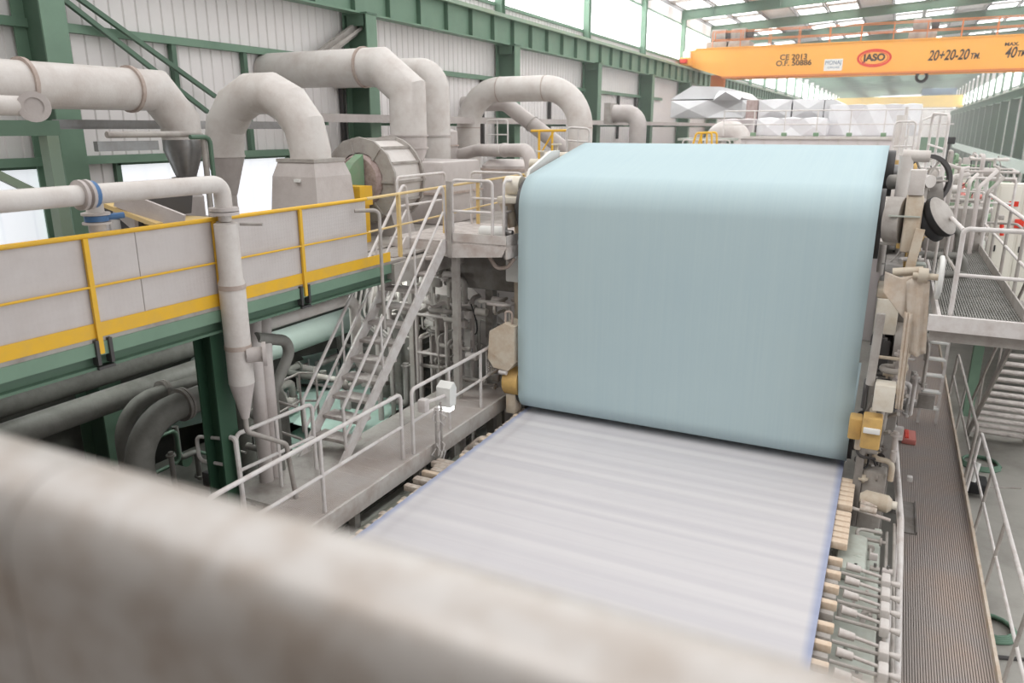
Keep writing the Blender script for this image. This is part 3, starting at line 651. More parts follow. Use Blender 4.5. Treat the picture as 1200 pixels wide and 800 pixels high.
# tall casing behind the stair (grey duct mass) and pale tank
t = thing('fan_casing', 'big pale grey upright casing behind the yellow tube railing', 'casing', (-10.2, 15.6, PZ))
MB().bbox((-11.2, 15.2, PZ), (-9.3, 17.0, -0.75), 0.06).build('body', 'duct2', t)
MB().box((-11.25, 15.15, -1.5), (-9.25, 17.05, -1.45)).build('seam_strip', 'seam', t, smooth=0)
t = thing('settling_tank', 'wide rounded pale tank low behind the landing rails', 'tank', (-9.7, 18.7, PZ))
MB().tube([V((-9.7,19.4,PZ)), V((-9.7,19.4,-1.0)), V((-9.7,19.4,-0.85))], [0.75,0.75,0.55], 28).build('shell', 'duct2', t); MB().ring(V((-9.7,19.4,-1.1)), (0,0,1), 0.7, 0.79, 0.06).build('hoop', 'seam', t)

# chute boxes between near rail and ducts
t = thing('steel_chute', 'open steel channel chute lying behind the yellow handrail by the blue valve', 'chute', (-10.3, 8.3, PZ))
a = at(135, 240, x=-9.8); b = at(190, 260, x=-9.0)
MB().bar(at(137, 238, x=-9.9), at(200, 262, x=-8.9), 0.5, 0.06).build('chute_bed', 'yellow_p', t, smooth=0)
MB().bar(at(137, 238, x=-9.6)+V((0,0,0.08)), at(215, 262, x=-8.6), 0.05, 0.25).bar(at(134, 240, x=-10.2), at(160, 262, x=-9.4), 0.05, 0.25).build('side_channel', 'duct2', t, smooth=0)
MB().box((-10.1, 7.3, PZ), (-9.9, 7.5, -1.7)).box((-9.2, 8.4, PZ), (-9.0, 8.6, -1.8)).build('leg', 'dusty', t, smooth=0)
q = at(175, 232, x=-10.6)
o = MB().prism([(q.y-0.5, q.z-0.3), (q.y+0.7, q.z-0.3), (q.y+0.8, q.z+0.15), (q.y-0.2, q.z+0.2)], 0, -11.2, -10.5).box((-11.1, q.y-0.2, PZ), (-10.7, q.y+0.4, q.z-0.3)).build('hopper_box', 'darkst', smooth=0)
tag(o, 'dark hopper box behind the near white pipe bend', 'hopper')
o = MB().bbox((-10.7, q.y-0.1, q.z-0.42), (-9.9, q.y+0.7, q.z-0.34), 0.02).box((-10.6, q.y, PZ), (-10.5, q.y+0.1, q.z-0.42)).box((-10.1, q.y+0.5, PZ), (-10.0, q.y+0.6, q.z-0.42)).build('bracket_table', 'yellow_p', smooth=0)
tag(o, 'low yellow-edged stand in front of the dark hopper box', 'stand')
t = thing('conduit_post', 'slim grey bent conduit post left of the arched duct', 'post', (-10.9, 9.7, PZ))
a = at(224, 157, x=-10.9); MB().tube(fillet([V((-10.9, a.y+0.25, PZ)), V((-10.9, a.y+0.25, a.z)), V((-10.9, a.y-1.6, a.z)), ], 0.12), 0.05, 10).build('conduit', 'dusty', t)
MB().tube(fillet([V((-10.82, a.y+0.32, PZ)), V((-10.82, a.y+0.32, a.z-0.05)), V((-10.82, a.y-0.1, a.z-0.05)), ], 0.12), 0.04, 10).build('conduit', 'green_d', t)
MB().box((-11.1, a.y-1.7, a.z-0.25), (-11.0, a.y-0.6, a.z-0.1)).build('strut_rail', 'steel', t, smooth=0)

# ------------------------------------------------------------------ near pipe with valves, elbow and tall separator
XN = -7.42; zn = -0.66
e = at(262, 240, x=XN); ye = e.y
t = thing('near_pipe', 'long pale pipe above the yellow handrail bending down into the tall separator', 'pipe', (XN, ye, PZ+1))
MB().tube(fillet([V((XN, 2.4, zn)), V((XN, ye, zn)), V((XN, ye, -0.95))], 0.26, 8), 0.105, 20).build('pipe_body', 'duct', t)
q = at(98, 225, x=XN)
MB().ring(V((XN, q.y-0.045, zn)), (0,1,0), 0.09, 0.155, 0.035, 20).ring(V((XN, q.y+0.03, zn)), (0,1,0), 0.09, 0.155, 0.035, 20).build('flange', 'duct2', t)
MB().ring(V((XN, q.y+0.08, zn)), (0,1,0), 0.08, 0.14, 0.05, 20).build('coupling', 'blue', t)
MB().ring(V((XN, ye, -0.97)), (0,0,1), 0.09, 0.18, 0.04, 20).ring(V((XN, ye, -1.02)), (0,0,1), 0.09, 0.18, 0.04, 20).build('flange', 'duct2', t)
XB = XN-0.34; yb = at(112, 250, x=XB).y
MB().tube(fillet([V((XN, yb-0.12, zn)), V((XB, yb, zn-0.05)), V((XB, yb, PZ))], 0.1), 0.09, 18).build('branch', 'duct', t)
MB().ring(V((XB, yb, -0.9)), (0,0,1), 0.08, 0.145, 0.025, 20).ring(V((XB, yb, -1.0)), (0,0,1), 0.08, 0.145, 0.025, 20).build('flange', 'duct2', t)
MB().ring(V((XB, yb, -0.95)), (0,0,1), 0.07, 0.12, 0.06, 20).tube([V((XB, yb+0.1, -0.95)), V((XB+0.05, yb+0.3, -0.94))], 0.035, 12).build('butterfly_valve', 'blue', t)
t = thing('separator_column', 'tall slim pale cylinder with pointed base in front of the yellow railing', 'separator', (XN, ye, -3.9))
MB().tube([V((XN,ye,-1.05)), V((XN,ye,-1.12))], 0.08, 18).build('neck', 'duct', t)
MB().tube([V((XN,ye,-1.13)), V((XN,ye,-1.15)), V((XN,ye,-1.85)), V((XN,ye,-1.9)), V((XN,ye,-3.25))], [0.1,0.145,0.145,0.165,0.165], 24).build('shell', 'duct', t)
MB().ring(V((XN,ye,-1.95)), (0,0,1), 0.15, 0.172, 0.06).ring(V((XN,ye,-2.75)), (0,0,1), 0.15, 0.172, 0.06).build('hoop', 'seam', t)
MB().tube([V((XN,ye,-3.25)), V((XN,ye,-3.75))], [0.165,0.05], 24).build('cone', 'duct2', t)
MB().tube([V((XN+0.14,ye+0.1,-1.16)), V((XN+0.4,ye+0.22,-1.16))], 0.02, 8).build('side_nozzle', 'dusty', t)
MB().tube(fillet([V((XN,ye,-3.72)), V((XN,ye,-3.95)), V((XN+0.25,ye+0.45,-4.25)), V((XN+0.3,ye+0.5,-5.1))], 0.1), 0.035, 10).build('drain_pipe', 'dusty', t)
MB().tube([V((XN+0.14,ye,-2.85)), V((XN+0.3,ye+0.15,-2.85))], 0.1, 16).ring(V((XN+0.3,ye+0.15,-2.85)), (1,1,0), 0.07, 0.16, 0.05).build('outlet_branch', 'duct2', t)

# ================================================================== UNDER THE PLATFORM
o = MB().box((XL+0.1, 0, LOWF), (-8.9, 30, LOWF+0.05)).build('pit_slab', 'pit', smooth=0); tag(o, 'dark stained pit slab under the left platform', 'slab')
def lowpipe(label, pts, r, m='pipe_u', fl=(), name='process_pipe', fm='dusty2', fil=0.5):
    t = thing(name, label, 'pipe', (pts[0][0], pts[0][1], LOWF)); path = fillet(pts, fil, 8); MB().tube(path, r, 20).build('pipe_body', m, t)
    for c, ax in fl: MB().ring(c, ax, r*0.9, r+0.055, 0.05).ring(V(c)+V(ax)*0.06, ax, r*0.9, r+0.055, 0.04).build('flange', fm, t)
    return t
def yline(px, py, z): return at(px, py, z=z)
p = yline(10, 475, -4.3); q = yline(225, 402, -4.3); x = (p.x+q.x)/2
lowpipe('uppermost thick grey pipe in the dark under the left platform edge', [(x, 4, -4.3), (x, 16, -4.3)], 0.22)
p = yline(150, 462, -4.2); x = p.x
lowpipe('second thick grey pipe from the top under the left platform', [(x, 3.5, -4.2), (x, 10.0, -4.2), (x, 10.0, LOWF)], 0.2)
q = yline(152, 474, -4.0); x = q.x
lowpipe('slimmer grey pipe with flanged bend diving down under the platform', [(x-0.25, 7.0, LOWF), (x-0.25, 7.0, -4.05), (x+0.1, 9.6, -4.05), (x+0.1, 9.6, LOWF)], 0.12, fl=[(V((x-0.2, 7.75, -4.05)), V((0,1,0)))], fil=0.6)
q = yline(190, 478, -3.95); x = q.x
lowpipe('thickest grey pipe with flanged bend diving down beside the slim one', [(x+0.0, 6.55, LOWF), (x+0.0, 6.55, -4.0), (x+0.1, 9.2, -4.0), (x+0.1, 9.2, LOWF)], 0.2, fl=[(V((x+0.02, 7.35, -4.0)), V((0,1,0)))], fil=0.7)
# pale pipe from the separator towards the machine, bending down
a = at(292, 386, x=-8.3); b = at(415, 348, x=-8.3)
t = lowpipe('pale pipe with left flange running below the green platform beam', [(a.x, a.y, a.z), (a.x, b.y, a.z), (a.x, b.y, a.z-1.3), (a.x+0.5, b.y+0.1, a.z-1.3)], 0.1, 'duct', fl=[(V((a.x, a.y+0.05, a.z)), V((0,1,0)))], fil=0.25, fm='duct2')
o = MB().box((a.x-0.05, a.y+1.2, a.z+0.1), (a.x+0.05, a.y+1.3, a.z+0.32)).tube([V((a.x, a.y+0.9, a.z+0.3)), V((a.x, a.y+1.7, a.z+0.3))], 0.025, 8).tube([V((a.x+0.12*cos(k*pi/6), a.y+1.25, a.z+0.42+0.09*sin(k*pi/6))) for k in range(12)], 0.015, 8, closed=True).build('shutoff_valve', 'dusty')
tag(o, 'small hand valve on top of the pale pipe under the green beam', 'valve')
# mint roll lying below
a = at(300, 412, z=-4.6); b = at(400, 372, z=-4.6)
t = thing('spare_roll', 'mint green covered roll lying below the left platform', 'roll', (a.x, 10, -4.9))
MB().tube([V((a.x, a.y-1.5, -4.6)), V((a.x, a.y+4.6, -4.6))], 0.3, 28).build('roll_cover', 'mint', t)
MB().tube([V((a.x, a.y+4.6, -4.6)), V((a.x, a.y+5.0, -4.6))], 0.09, 14).build('journal', 'steel', t)
MB().box((a.x-0.25, a.y-0.5, LOWF), (a.x+0.25, a.y-0.3, -4.85)).build('roll_stand', 'dusty2', t, smooth=0); MB().box((a.x-0.25, a.y+3.6, LOWF), (a.x+0.25, a.y+3.8, -4.85)).build('roll_stand', 'dusty2', t, smooth=0)
# bent pipes beside the separator
a = at(300, 396, x=-8.0); b = at(340, 405, x=-8.0); c = at(322, 460, x=-8.0)
lowpipe('grey S-bent pipe between the separator and the stairs', [a, V((b.x, b.y+0.1, b.z+0.05)), V((c.x, c.y-0.05, c.z)), V((c.x, c.y, LOWF))], 0.085, 'pipe_u', fil=0.2)
for k, px in enumerate((300, 312)):
    a = at(px, 430, x=-7.9); lowpipe(['left upright grey pipe close behind the separator cone', 'right upright grey pipe behind the separator cone'][k], [V((a.x-0.35, a.y+0.4, a.z+0.6)), V((a.x, a.y, a.z+0.1)), V((a.x, a.y, LOWF))], 0.1, 'duct2', fil=0.2)
# pit paper sheets (broke)
shp = [(330,400,430,455,0.1),(350,395,420,470,0.3),(250,390,310,430,0.2),(390,470,430,500,0.0),(300,440,360,480,-0.2),(410,430,455,480,0.15),(360,350,410,380,0.1),(440,395,475,430,0.2),(330,470,385,520,0.05),(220,440,255,470,0.1)]
rr = random.Random(3); sheets = []
for k in range(16):
    px = rr.uniform(325, 440); py = rr.uniform(408, 500)
    if k == 14: px, py = 245, 455
    if k == 15: px, py = 232, 478
    z = -6.6+0.03*k if k < 14 else -6.3
    c = at(px, py, z=z); c.x = max(c.x, -12.8); a = rr.uniform(0, pi); w1 = rr.uniform(0.7, 1.5); w2 = rr.uniform(0.5, 0.9); tilt = rr.uniform(-0.15, 0.15)
    mb = MB(); n = 6; vs_ = []; fs = []
    for i in range(n+1):
        for j in range(n+1):
            u = (i/n-0.5)*2*w1; v = (j/n-0.5)*2*w2*(1+0.25*sin(i+k)); zz = tilt*u+0.05*sin(u*3+k)+0.03*cos(v*4)
            vs_.append((c.x+u*cos(a)-v*sin(a), c.y+u*sin(a)+v*cos(a), c.z+zz))
    for i in range(n):
        for j in range(n): q = i*(n+1)+j; fs.append((q, q+1, q+n+2, q+n+1))
    vs_ += [(x_, y_, z_-0.01) for x_, y_, z_ in vs_]; N = (n+1)*(n+1); fs += [tuple(i+N for i in f[::-1]) for f in fs]
    o = mb.add(vs_, fs).build('paper_sheet', 'broke', smooth=60)
    sheets.append((px, o)) if k < 14 else None
    tag(o, 'x' if k < 14 else ['mint paper sheet under the thick flanged pipe at lower left','lower mint paper sheet under the thick flanged pipe'][k-14], 'paper sheet', 'waste paper sheets below')
sheets.sort(key=lambda q: q[0])
for i, (_, o) in enumerate(sheets): o['label'] = '%s from the left of the mint waste paper sheets below the stairs' % nth(i)
t = thing('broke_table', 'low steel chest carrying the waste paper sheets beneath the stairs', 'chest', (-10.7, 12.5, LOWF))
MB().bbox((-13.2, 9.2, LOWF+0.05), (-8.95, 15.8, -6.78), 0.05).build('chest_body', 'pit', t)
MB().box((-13.3, 9.1, -6.82), (-8.9, 9.25, -6.72)).box((-9.0, 9.1, -6.82), (-8.88, 15.9, -6.72)).build('rim_angle', 'dusty2', t, smooth=0)

for k, (x, y) in enumerate(((-9.6, 10.6), (-9.6, 13.6), (-10.6, 7.0))):  # added fill lights under the deck; none seen there, they brighten sheets and pipes
    t = thing('tube_light', ['fluorescent tube light under the platform over the waste paper pile', 'fluorescent tube light under the deck beyond the stairs', 'fluorescent tube light under the platform near the thick bent pipes'][k], 'lamp', (x, y, PZ-0.2))
    MB().box((x-0.1, y-0.75, PZ-0.12), (x+0.1, y+0.75, PZ-0.05)).build('lamp_body', 'signw', t, smooth=0); MB().tube([V((x, y-0.7, PZ-0.16)), V((x, y+0.7, PZ-0.16))], 0.03, 8).build('tube', 'tubeglow', t)
    ld = bpy.data.lights.new('tube_lamp', 'AREA'); ld.shape = 'RECTANGLE'; ld.size = 0.2; ld.size_y = 1.4; ld.energy = (80, 35, 22)[k]; ld.color = (0.95, 1, 0.96)
    lo = bpy.data.objects.new('tube_lamp', ld); COL.objects.link(lo); lo.parent = t; lo.location = (0, 0, -0.02)
# ================================================================== STAIRS AND LANDING
FZ = -5.1; LZ = -2.0
SX0, SX1, SY0, SY1 = -8.06, -7.26, 8.63, 11.85
t = thing('steel_stair', 'white steel stair climbing from the lower walkway to the landing', 'stairs', ((SX0+SX1)/2, SY0, FZ))
for x in (SX0, SX1):
    MB().prism([(SY0-0.1, FZ), (SY0+0.14, FZ), (SY1+0.05, LZ-0.18), (SY1+0.05, LZ+0.04), (SY1-0.06, LZ+0.04)], 0, x-0.02, x+0.02).build('stringer', 'white', t, smooth=0)
NT = 12
for k in range(1, NT):
    f = k/NT; y = SY0+(SY1-SY0)*f; z = FZ+(LZ-FZ)*f
    MB().bbox((SX0+0.02, y-0.02, z-0.06), (SX1-0.02, y+0.28, z), 0.008).build('tread', 'tread', t)
dv = V((0, SY1-SY0, LZ-FZ))
for x in (SX0, SX1):
    b0 = V((x, SY0+0.12, FZ)); p0 = V((x, SY0+0.1, FZ+0.9)); p1 = V((x, SY1, LZ+1.08))
    MB().tube(fillet([b0, p0, p1, V((x, SY1+0.1, LZ))], 0.08), 0.028, 10).build('handrail', 'white', t)
    MB().tube([p0-V((0,0,0.5)), p1-V((0,0,0.55))], 0.022, 8).build('mid_rail', 'white', t)
    for f in (0.33, 0.66):
        q = b0+dv*f; MB().tube([q, V((q.x, q.y, p0.z+(p1.z-p0.z)*((q.y-p0.y)/(p1.y-p0.y))))], 0.02, 8).build('post', 'white', t)
# landing
t = thing('landing_platform', 'white steel landing at the top of the stairs', 'landing', (-7, 12.8, LZ-0.2))
MB().box((-8.5, SY1+0.06, LZ-0.04), (-6.0, 14.6, LZ)).build('deck', 'tread', t, smooth=0)
MB().prism([(-8.5, LZ-0.04), (-8.5, LZ-0.16), (-7.1, LZ-0.3), (-6.1, LZ-0.22), (-6.0, LZ-0.04)], 1, SY1+0.05, SY1+0.09).box((-6.02, SY1+0.06, LZ-0.25), (-5.98, 14.6, LZ-0.04)).build('edge_beam', 'whitebeam', t, smooth=0)
MB().box((-7.1, SY1+0.05, LZ), (-6.0, SY1+0.07, LZ+0.16)).box((-6.02, SY1+0.06, LZ), (-6.0, 13.4, LZ+0.16)).build('toe_board', 'whitebeam', t, smooth=0)
MB().box((-7.2, SY1+0.15, LOWF), (-7.08, SY1+0.27, LZ-0.04)).build('leg', 'dusty', t, smooth=0); MB().box((-8.45, SY1+0.5, LOWF), (-8.35, SY1+0.6, LZ-0.1)).build('leg', 'dusty', t, smooth=0)
rail_loop('landing_railing', 'white tube rail loop at the stair head, front right of the landing', (-7.12, SY1+0.1, LZ), (-6.3, SY1+0.1, LZ), 1.1, 0, 0.028)
rail_loop('landing_railing', 'white tube rail loop at the outer corner of the landing near the blue felt', (-6.15, SY1+0.25, LZ), (-6.1, 13.6, LZ), 1.1, 0, 0.028)
rail_loop('landing_railing', 'white tube rail loop along the back of the landing', (-8.1, 14.4, LZ), (-6.9, 14.4, LZ), 1.1, 0, 0.028)
rail_loop('landing_railing', 'second white tube rail loop along the back of the landing, nearer the felt', (-6.75, 14.4, LZ), (-6.1, 14.4, LZ), 1.1, 0, 0.028)
rail_loop('landing_railing', 'white tube rail loop across the left side of the stair head', (-8.45, SY1+0.3, LZ), (-8.45, 13.9, LZ), 1.1, 0, 0.028)
o = MB().box((-7.2, SY1+0.02, LZ-0.3), (-7.12, SY1+0.1, LZ+1.08)).build('corner_post', 'dusty', smooth=0); tag(o, 'square grey post beside the stair head at the landing corner', 'post')
# grey bent rail at the end of the chequer panels
o = MB().tube(fillet([V((PX+0.35, 9.9, -3.2)), V((PX+0.35, 9.9, PZ+0.95)), V((PX+0.1, 9.6, PZ+0.95))], 0.1), 0.03, 10).build('stanchion', 'dusty'); tag(o, 'short hooked grey stanchion at the end of the chequered panels', 'stanchion')
# grey beam joining platform end to landing
o = MB().box((PX-0.1, 10.6, PZ-0.4), (PX+0.1, 14.2, PZ-0.05)).box((PX-0.8, 10.9, PZ-0.02), (PX-0.1, 14.2, PZ+0.02)).build('link_beam', 'dusty', smooth=0); tag(o, 'dusty grey beam and ledge joining the platform to the landing', 'beam')

# lower left walkway
t = thing('lower_walkway', 'lower left grating walkway beside the white fabric table', 'walkway', (-7.2, 8, FZ-0.3))
MB().box((-8.3, 7.1, FZ-0.05), (-7.3, 9.3, FZ)).box((-7.75, 9.3, FZ-0.05), (-7.3, 13.0, FZ)).build('solid_plate', 'dusty', t, smooth=0)
mb = MB()
for k in range(27): x = -7.27+k*0.033; mb.box((x-0.009, 3.2, FZ-0.035), (x+0.009, 13.0, FZ))
for k in range(33): y = 3.3+k*0.3; mb.box((-7.28, y-0.006, FZ-0.03), (-6.4, y+0.006, FZ-0.002))
mb.build('grating', 'grate', t, smooth=0)
MB().box((-6.4, 3.2, FZ-0.26), (-6.35, 13.1, FZ+0.02)).box((-7.33, 3.2, FZ-0.2), (-7.28, 13.0, FZ-0.01)).build('edge_beam', 'whitebeam', t, smooth=0)
for y in (5, 7.9, 9.6, 12.6): MB().box((-7.3, y-0.05, FZ-0.2), (-6.4, y+0.05, FZ-0.05)).box((-6.55, y-0.06, LOWF), (-6.43, y+0.06, FZ-0.2)).build('support_leg', 'dusty', t, smooth=0)
rail_loop('walkway_railing', 'near white railing section on the lower left walkway', (-6.46, 5.35, FZ), (-6.5, 9.2, FZ), 1.1, 1, 0.031)
t = rail_loop('walkway_railing', 'far white railing section with small mesh panel, lower left walkway', (-6.46, 9.45, FZ), (-6.5, 12.95, FZ), 1.1, 2, 0.031)
mb = MB(); y0, y1 = 12.0, 12.9
for k in range(14): z = FZ+0.56+k*0.037; mb.box((-6.485, y0, z), (-6.475, y1, z+0.01))
for k in range(10): y = y0+k*0.1; mb.box((-6.485, y-0.004, FZ+0.55), (-6.475, y+0.004, FZ+1.08))
mb.build('mesh_panel', 'white', t, smooth=0)
rail_loop('walkway_railing', 'small white rail loop beside the green post at the lower left', (-7.62, 6.9, FZ), (-7.5, 8.3, FZ), 1.08, 1, 0.03)
t = thing('walkway_railing', 'dusty tube rail turning the corner at the stair foot', 'railing', (-8.3, 8.5, FZ))
a = at(351, 478, z=FZ+1.08); b = at(299, 462, z=FZ+1.08); c = at(350, 437, z=FZ+1.08); d = at(370, 437, z=FZ+1.08)
for dz in (0, -0.5): MB().tube(fillet([a+V((0,0,dz)), b+V((0,0,dz)), c+V((0,0,dz)), d+V((0,0,dz))], 0.05), 0.02, 8).build('handrail' if dz == 0 else 'mid_rail', 'dusty', t)
for q in (c, d, b): MB().tube([V((q.x, q.y, FZ)), q], 0.02, 8).build('post', 'dusty', t)
t = thing('swing_gate', 'small rounded white tube gate left of the dark green post', 'gate', (-8.1, 6.7, FZ))
a = at(232, 512, x=-8.3); b = at(265, 516, x=-7.9)
MB().tube(fillet([at(230,511,y=6.8), at(264,514,y=6.8), at(266,545,y=6.8), at(234,539,y=6.8)], 0.09, 5, closed=True), 0.025, 8, closed=True).build('gate_loop', 'white', t)
h0 = at(268, 512, y=6.85); MB().tube(fillet([h0, V((h0.x+0.12, 6.85, h0.z)), V((h0.x+0.17, 6.85, FZ-0.6))], 0.06), 0.035, 8).build('gate_post', 'white', t)
# lower lamp on post by the railing
p = at(516, 470, x=-6.3)
t = thing('work_light', 'white floodlight with a glowing face on a post at the walkway edge', 'lamp', (-6.2, p.y, FZ))
MB().tube([V((-6.2, p.y-0.15, FZ-0.3)), V((-6.2, p.y-0.15, p.z+0.05))], 0.02, 8).tube([V((-6.27, p.y-0.2, FZ-0.3)), V((-6.27, p.y-0.2, p.z-0.05))], 0.02, 8).build('post', 'dusty', t)
MB().tube([V((-6.3, p.y-0.45, p.z+0.12)), V((-6.2, p.y+0.0, p.z+0.12))], 0.03, 8).build('arm', 'white', t)
MB().prism([(p.y-0.02, p.z-0.08), (p.y+0.16, p.z-0.08), (p.y+0.2, p.z+0.2), (p.y+0.12, p.z+0.33), (p.y-0.02, p.z+0.25)], 0, -6.36, -6.1).build('lamp_housing', 'signw', t, smooth=0)
MB().box((-6.33, p.y-0.01, p.z-0.16), (-6.12, p.y+0.14, p.z-0.085)).build('lamp_glass', 'lampglass', t)
MB().bbox((-6.38, p.y-0.56, p.z-0.02), (-6.24, p.y-0.42, p.z+0.2), 0.02).build('junction_box', 'white', t)
mb = MB(); rr = random.Random(5)
for k in range(5):
    pts = [V((-6.22+rr.uniform(-.09,.09), p.y-0.18+rr.uniform(-.12,.12), p.z-0.05-0.16*j)) for j in range(7)]; mb.tube(pts, 0.009, 6)
mb.build('cable_tangle', 'white', t)

# ================================================================== CLUTTER UNDER STAIR / LANDING
t = thing('press_beam', 'grey concrete-like box beam under the landing beside the felt', 'beam', (-6.8, 13.4, -3.1))
MB().bbox((-8.0, 13.0, -3.1), (-6.0, 14.2, -2.3), 0.03).build('beam_body', 'dusty2', t)
for x in (-7.9, -7.0, -6.2): MB().box((x-0.08, 13.1, LOWF), (x+0.08, 13.3, -3.1)).build('leg', 'dusty2', t, smooth=0)
t = thing('save_all_chute', 'slanting grey sheet chute under the box beam', 'chute', (-7.4, 14.3, LOWF))
MB().prism([(-9.3, -3.2), (-8.3, -3.2), (-6.2, -5.0), (-6.2, -6.6), (-7.0, -6.6), (-9.3, -4.6)], 1, 14.3, 16.0).build('chute_body', 'duct2', t, smooth=0)
t = thing('white_drum', 'small white horizontal drum at the felt edge beside the landing', 'drum', at(578, 272, y=12.2))
a = at(564, 272, y=12.2); b = at(592, 273, y=12.2); MB().tube([a, b], 0.12, 20).build('drum_body', 'signw', t); MB().tube([b, b+V((0.15,0,0))], 0.06, 14).build('shaft', 'steel', t)
# pipe manifold under the stairs
mdat = [(440, 350, 0.06, 'upright pale pipe at the left of the group under the stairs'), (455, 340, 0.05, 'second upright pale pipe in the group under the stairs'), (492, 395, 0.05, 'third upright pipe in the group, right of the stair'), (505, 392, 0.035, 'fourth slim upright pipe right of the stair'), (553, 350, 0.05, 'rightmost slim upright pipe behind the corner handrail'), (531, 300, 0.06, 'thick upright pipe beneath the landing corner')]
for px, py, r, lab in mdat:
    q = at(px, py, y=13.0); lowpipe(lab, [V((q.x, q.y+0.3, q.z)), V((q.x, q.y, q.z)), V((q.x, q.y, LOWF))], r, 'duct2', fil=0.1, name='upright_pipe')
for k, (px, py, r, lab) in enumerate([(512, 365, 0.14, 'grey elbow pipe left of the landing leg'), (535, 355, 0.15, 'larger grey elbow pipe right of the landing leg')]):
    q = at(px, py, y=13.2+0.5*k); lowpipe(lab, [V((q.x-0.9, q.y, q.z)), V((q.x, q.y, q.z)), V((q.x, q.y, LOWF))], r, 'duct2', fl=[(V((q.x, q.y, q.z-0.45)), V((0,0,1)))], fil=0.3, name='elbow_pipe')
q = at(470, 352, y=14.3)
t = thing('pump_housing', 'bulky pale pump housing with ribbed hoses behind the stair treads', 'pump', (q.x, 14.3, LOWF))
MB().tube([V((q.x-0.7, 14.3, q.z)), V((q.x+0.35, 14.3, q.z))], 0.5, 24).build('casing', 'dusty', t); MB().tube([V((q.x+0.35, 14.3, q.z)), V((q.x+0.75, 14.3, q.z))], [0.32, 0.2], 20).build('end_cover', 'duct2', t)
MB().ring(V((q.x+0.35,14.3,q.z)), (1,0,0), 0.3, 0.56, 0.06).ring(V((q.x-0.5,14.3,q.z)), (1,0,0), 0.3, 0.56, 0.06).build('flange', 'duct2', t)
for k in range(4):
    MB().tube(fillet([V((q.x-0.9+0.15*k, 13.9, q.z+0.5)), V((q.x-0.95+0.15*k, 13.7, q.z-0.3)), V((q.x-0.2+0.1*k, 13.7, q.z-0.75))], 0.3), 0.03, 8).build('hose', 'duct2', t)
MB().box((q.x-0.8, 14.0, LOWF), (q.x+0.4, 14.6, q.z-0.42)).build('plinth', 'dusty2', t, smooth=0)
q = at(580, 352, y=17)
t = thing('vat_housing', 'broad dusty machine housing in the shade behind the corner handrail', 'machine housing', (-7.5, 18, LOWF))
MB().bbox((-9.5, 17, LOWF), (-6.1, 20, -3.0), 0.1).build('body', 'dusty2', t); 
for x in (-9.3, -8.2, -7.1, -6.3): MB().box((x-0.06, 16.9, LOWF), (x+0.06, 17.0, -3.0)).build('rib', 'dusty', t, smooth=0)
rail_loop('lower_railing', 'thin grey corner rail in front of the slanting chute under the landing', at(515, 455, z=FZ)*1.0, at(560, 430, z=FZ)*1.0, 1.1, 0, 0.018, m='dusty')
rail_loop('lower_railing', 'second thin grey rail just left of the felt under the landing', at(563, 430, z=FZ)*1.0, at(590, 440, z=FZ)*1.0, 1.1, 0, 0.018, m='dusty')
# control box stand
q = at(507, 440, y=12.4)
t = thing('pipe_stand', 'pale upright tube frame like a short ladder right of the stair', 'frame', (q.x, 12.4, FZ))
for dx in (-0.35, 0.35): MB().tube([V((q.x+dx, 12.4, FZ)), V((q.x+dx, 12.4, FZ+1.5))], 0.035, 10).build('upright', 'duct2', t)
for dz in (0.7, 1.5): MB().tube([V((q.x-0.35, 12.4, FZ+dz)), V((q.x+0.35, 12.4, FZ+dz))], 0.03, 10).build('rung', 'duct2', t)

# ================================================================== PAPER MACHINE: WIRE TABLE
WX0, WX1, WZ = -5.82, -0.16, -5.2
t = thing('wire_table', 'wide white forming fabric stretched over the table below the blue felt', 'fabric belt', ((WX0+WX1)/2, 8, WZ))
mb = MB(); nx = 12; vs_ = []; fs = []; ny = 260
for i in range(ny+1):
    y = 0.9+(12.9-0.9)*i/ny
    for j in range(nx+1):
        x = WX0+(WX1-WX0)*j/nx; vs_.append((x, y, WZ+0.004*sin(y*22)))
for i in range(ny):
    for j in range(nx): q = i*(nx+1)+j; fs.append((q, q+1, q+nx+2, q+nx+1))
mb.add(vs_, fs); mb.add([(x, y, z-0.015) for x, y, z in vs_], [f[::-1] for f in fs])
mb.build('forming_fabric', 'wire', t)
MB().box((WX0+0.1, 0.9, WZ-0.55), (WX1-0.1, 13.4, WZ-0.03)).build('table_frame', 'dusty', t, smooth=0)
for y in (2, 6, 10, 13): MB().box((WX0+0.3, y-0.15, LOWF), (WX0+0.6, y+0.15, WZ-0.55)).box((WX1-0.6, y-0.15, LOWF), (WX1-0.3, y+0.15, WZ-0.55)).build('support_leg', 'dusty2', t, smooth=0)
# left side: stub ends of the foils
rr = random.Random(11); yy = 5.6; k = 0
while yy < 12.4:
    l = rr.uniform(0.07, 0.16) if not (8.6 < yy < 9.9) else rr.uniform(0.26, 0.4); wd = rr.uniform(0.09, 0.14)
    o = MB().bbox((WX0-l, yy, WZ-0.14), (WX0+0.08, yy+wd, WZ-0.04), 0.02).build('foil_stub', rr.choice(['crust', 'crust', 'crust', 'wood']))
    tag(o, '%s from the camera of the crusted foil stubs, left fabric edge' % nth(k), 'foil end', 'foil ends along the left edge'); yy += wd+rr.choice([0.0, 0.02, 0.05, 0.14]); k += 1
o = MB().bbox((WX0-0.55, 4.5, LOWF), (WX0-0.02, 11.6, -5.55), 0.1).build('pulp_trough', 'trough'); tag(o, 'dull grey trough in the gap between walkway and white fabric', 'trough')
a = at(560, 497, x=WX0-0.3)
o = MB().tube(fillet([V((-6.3, 10.9, -5.6)), V((-6.05, 11.0, -5.35)), V((WX0-0.05, 11.1, -5.4))], 0.15), 0.07, 12).build('stub_pipe', 'crust'); tag(o, 'crusted stub pipe between the far walkway railing and the fabric', 'pipe')
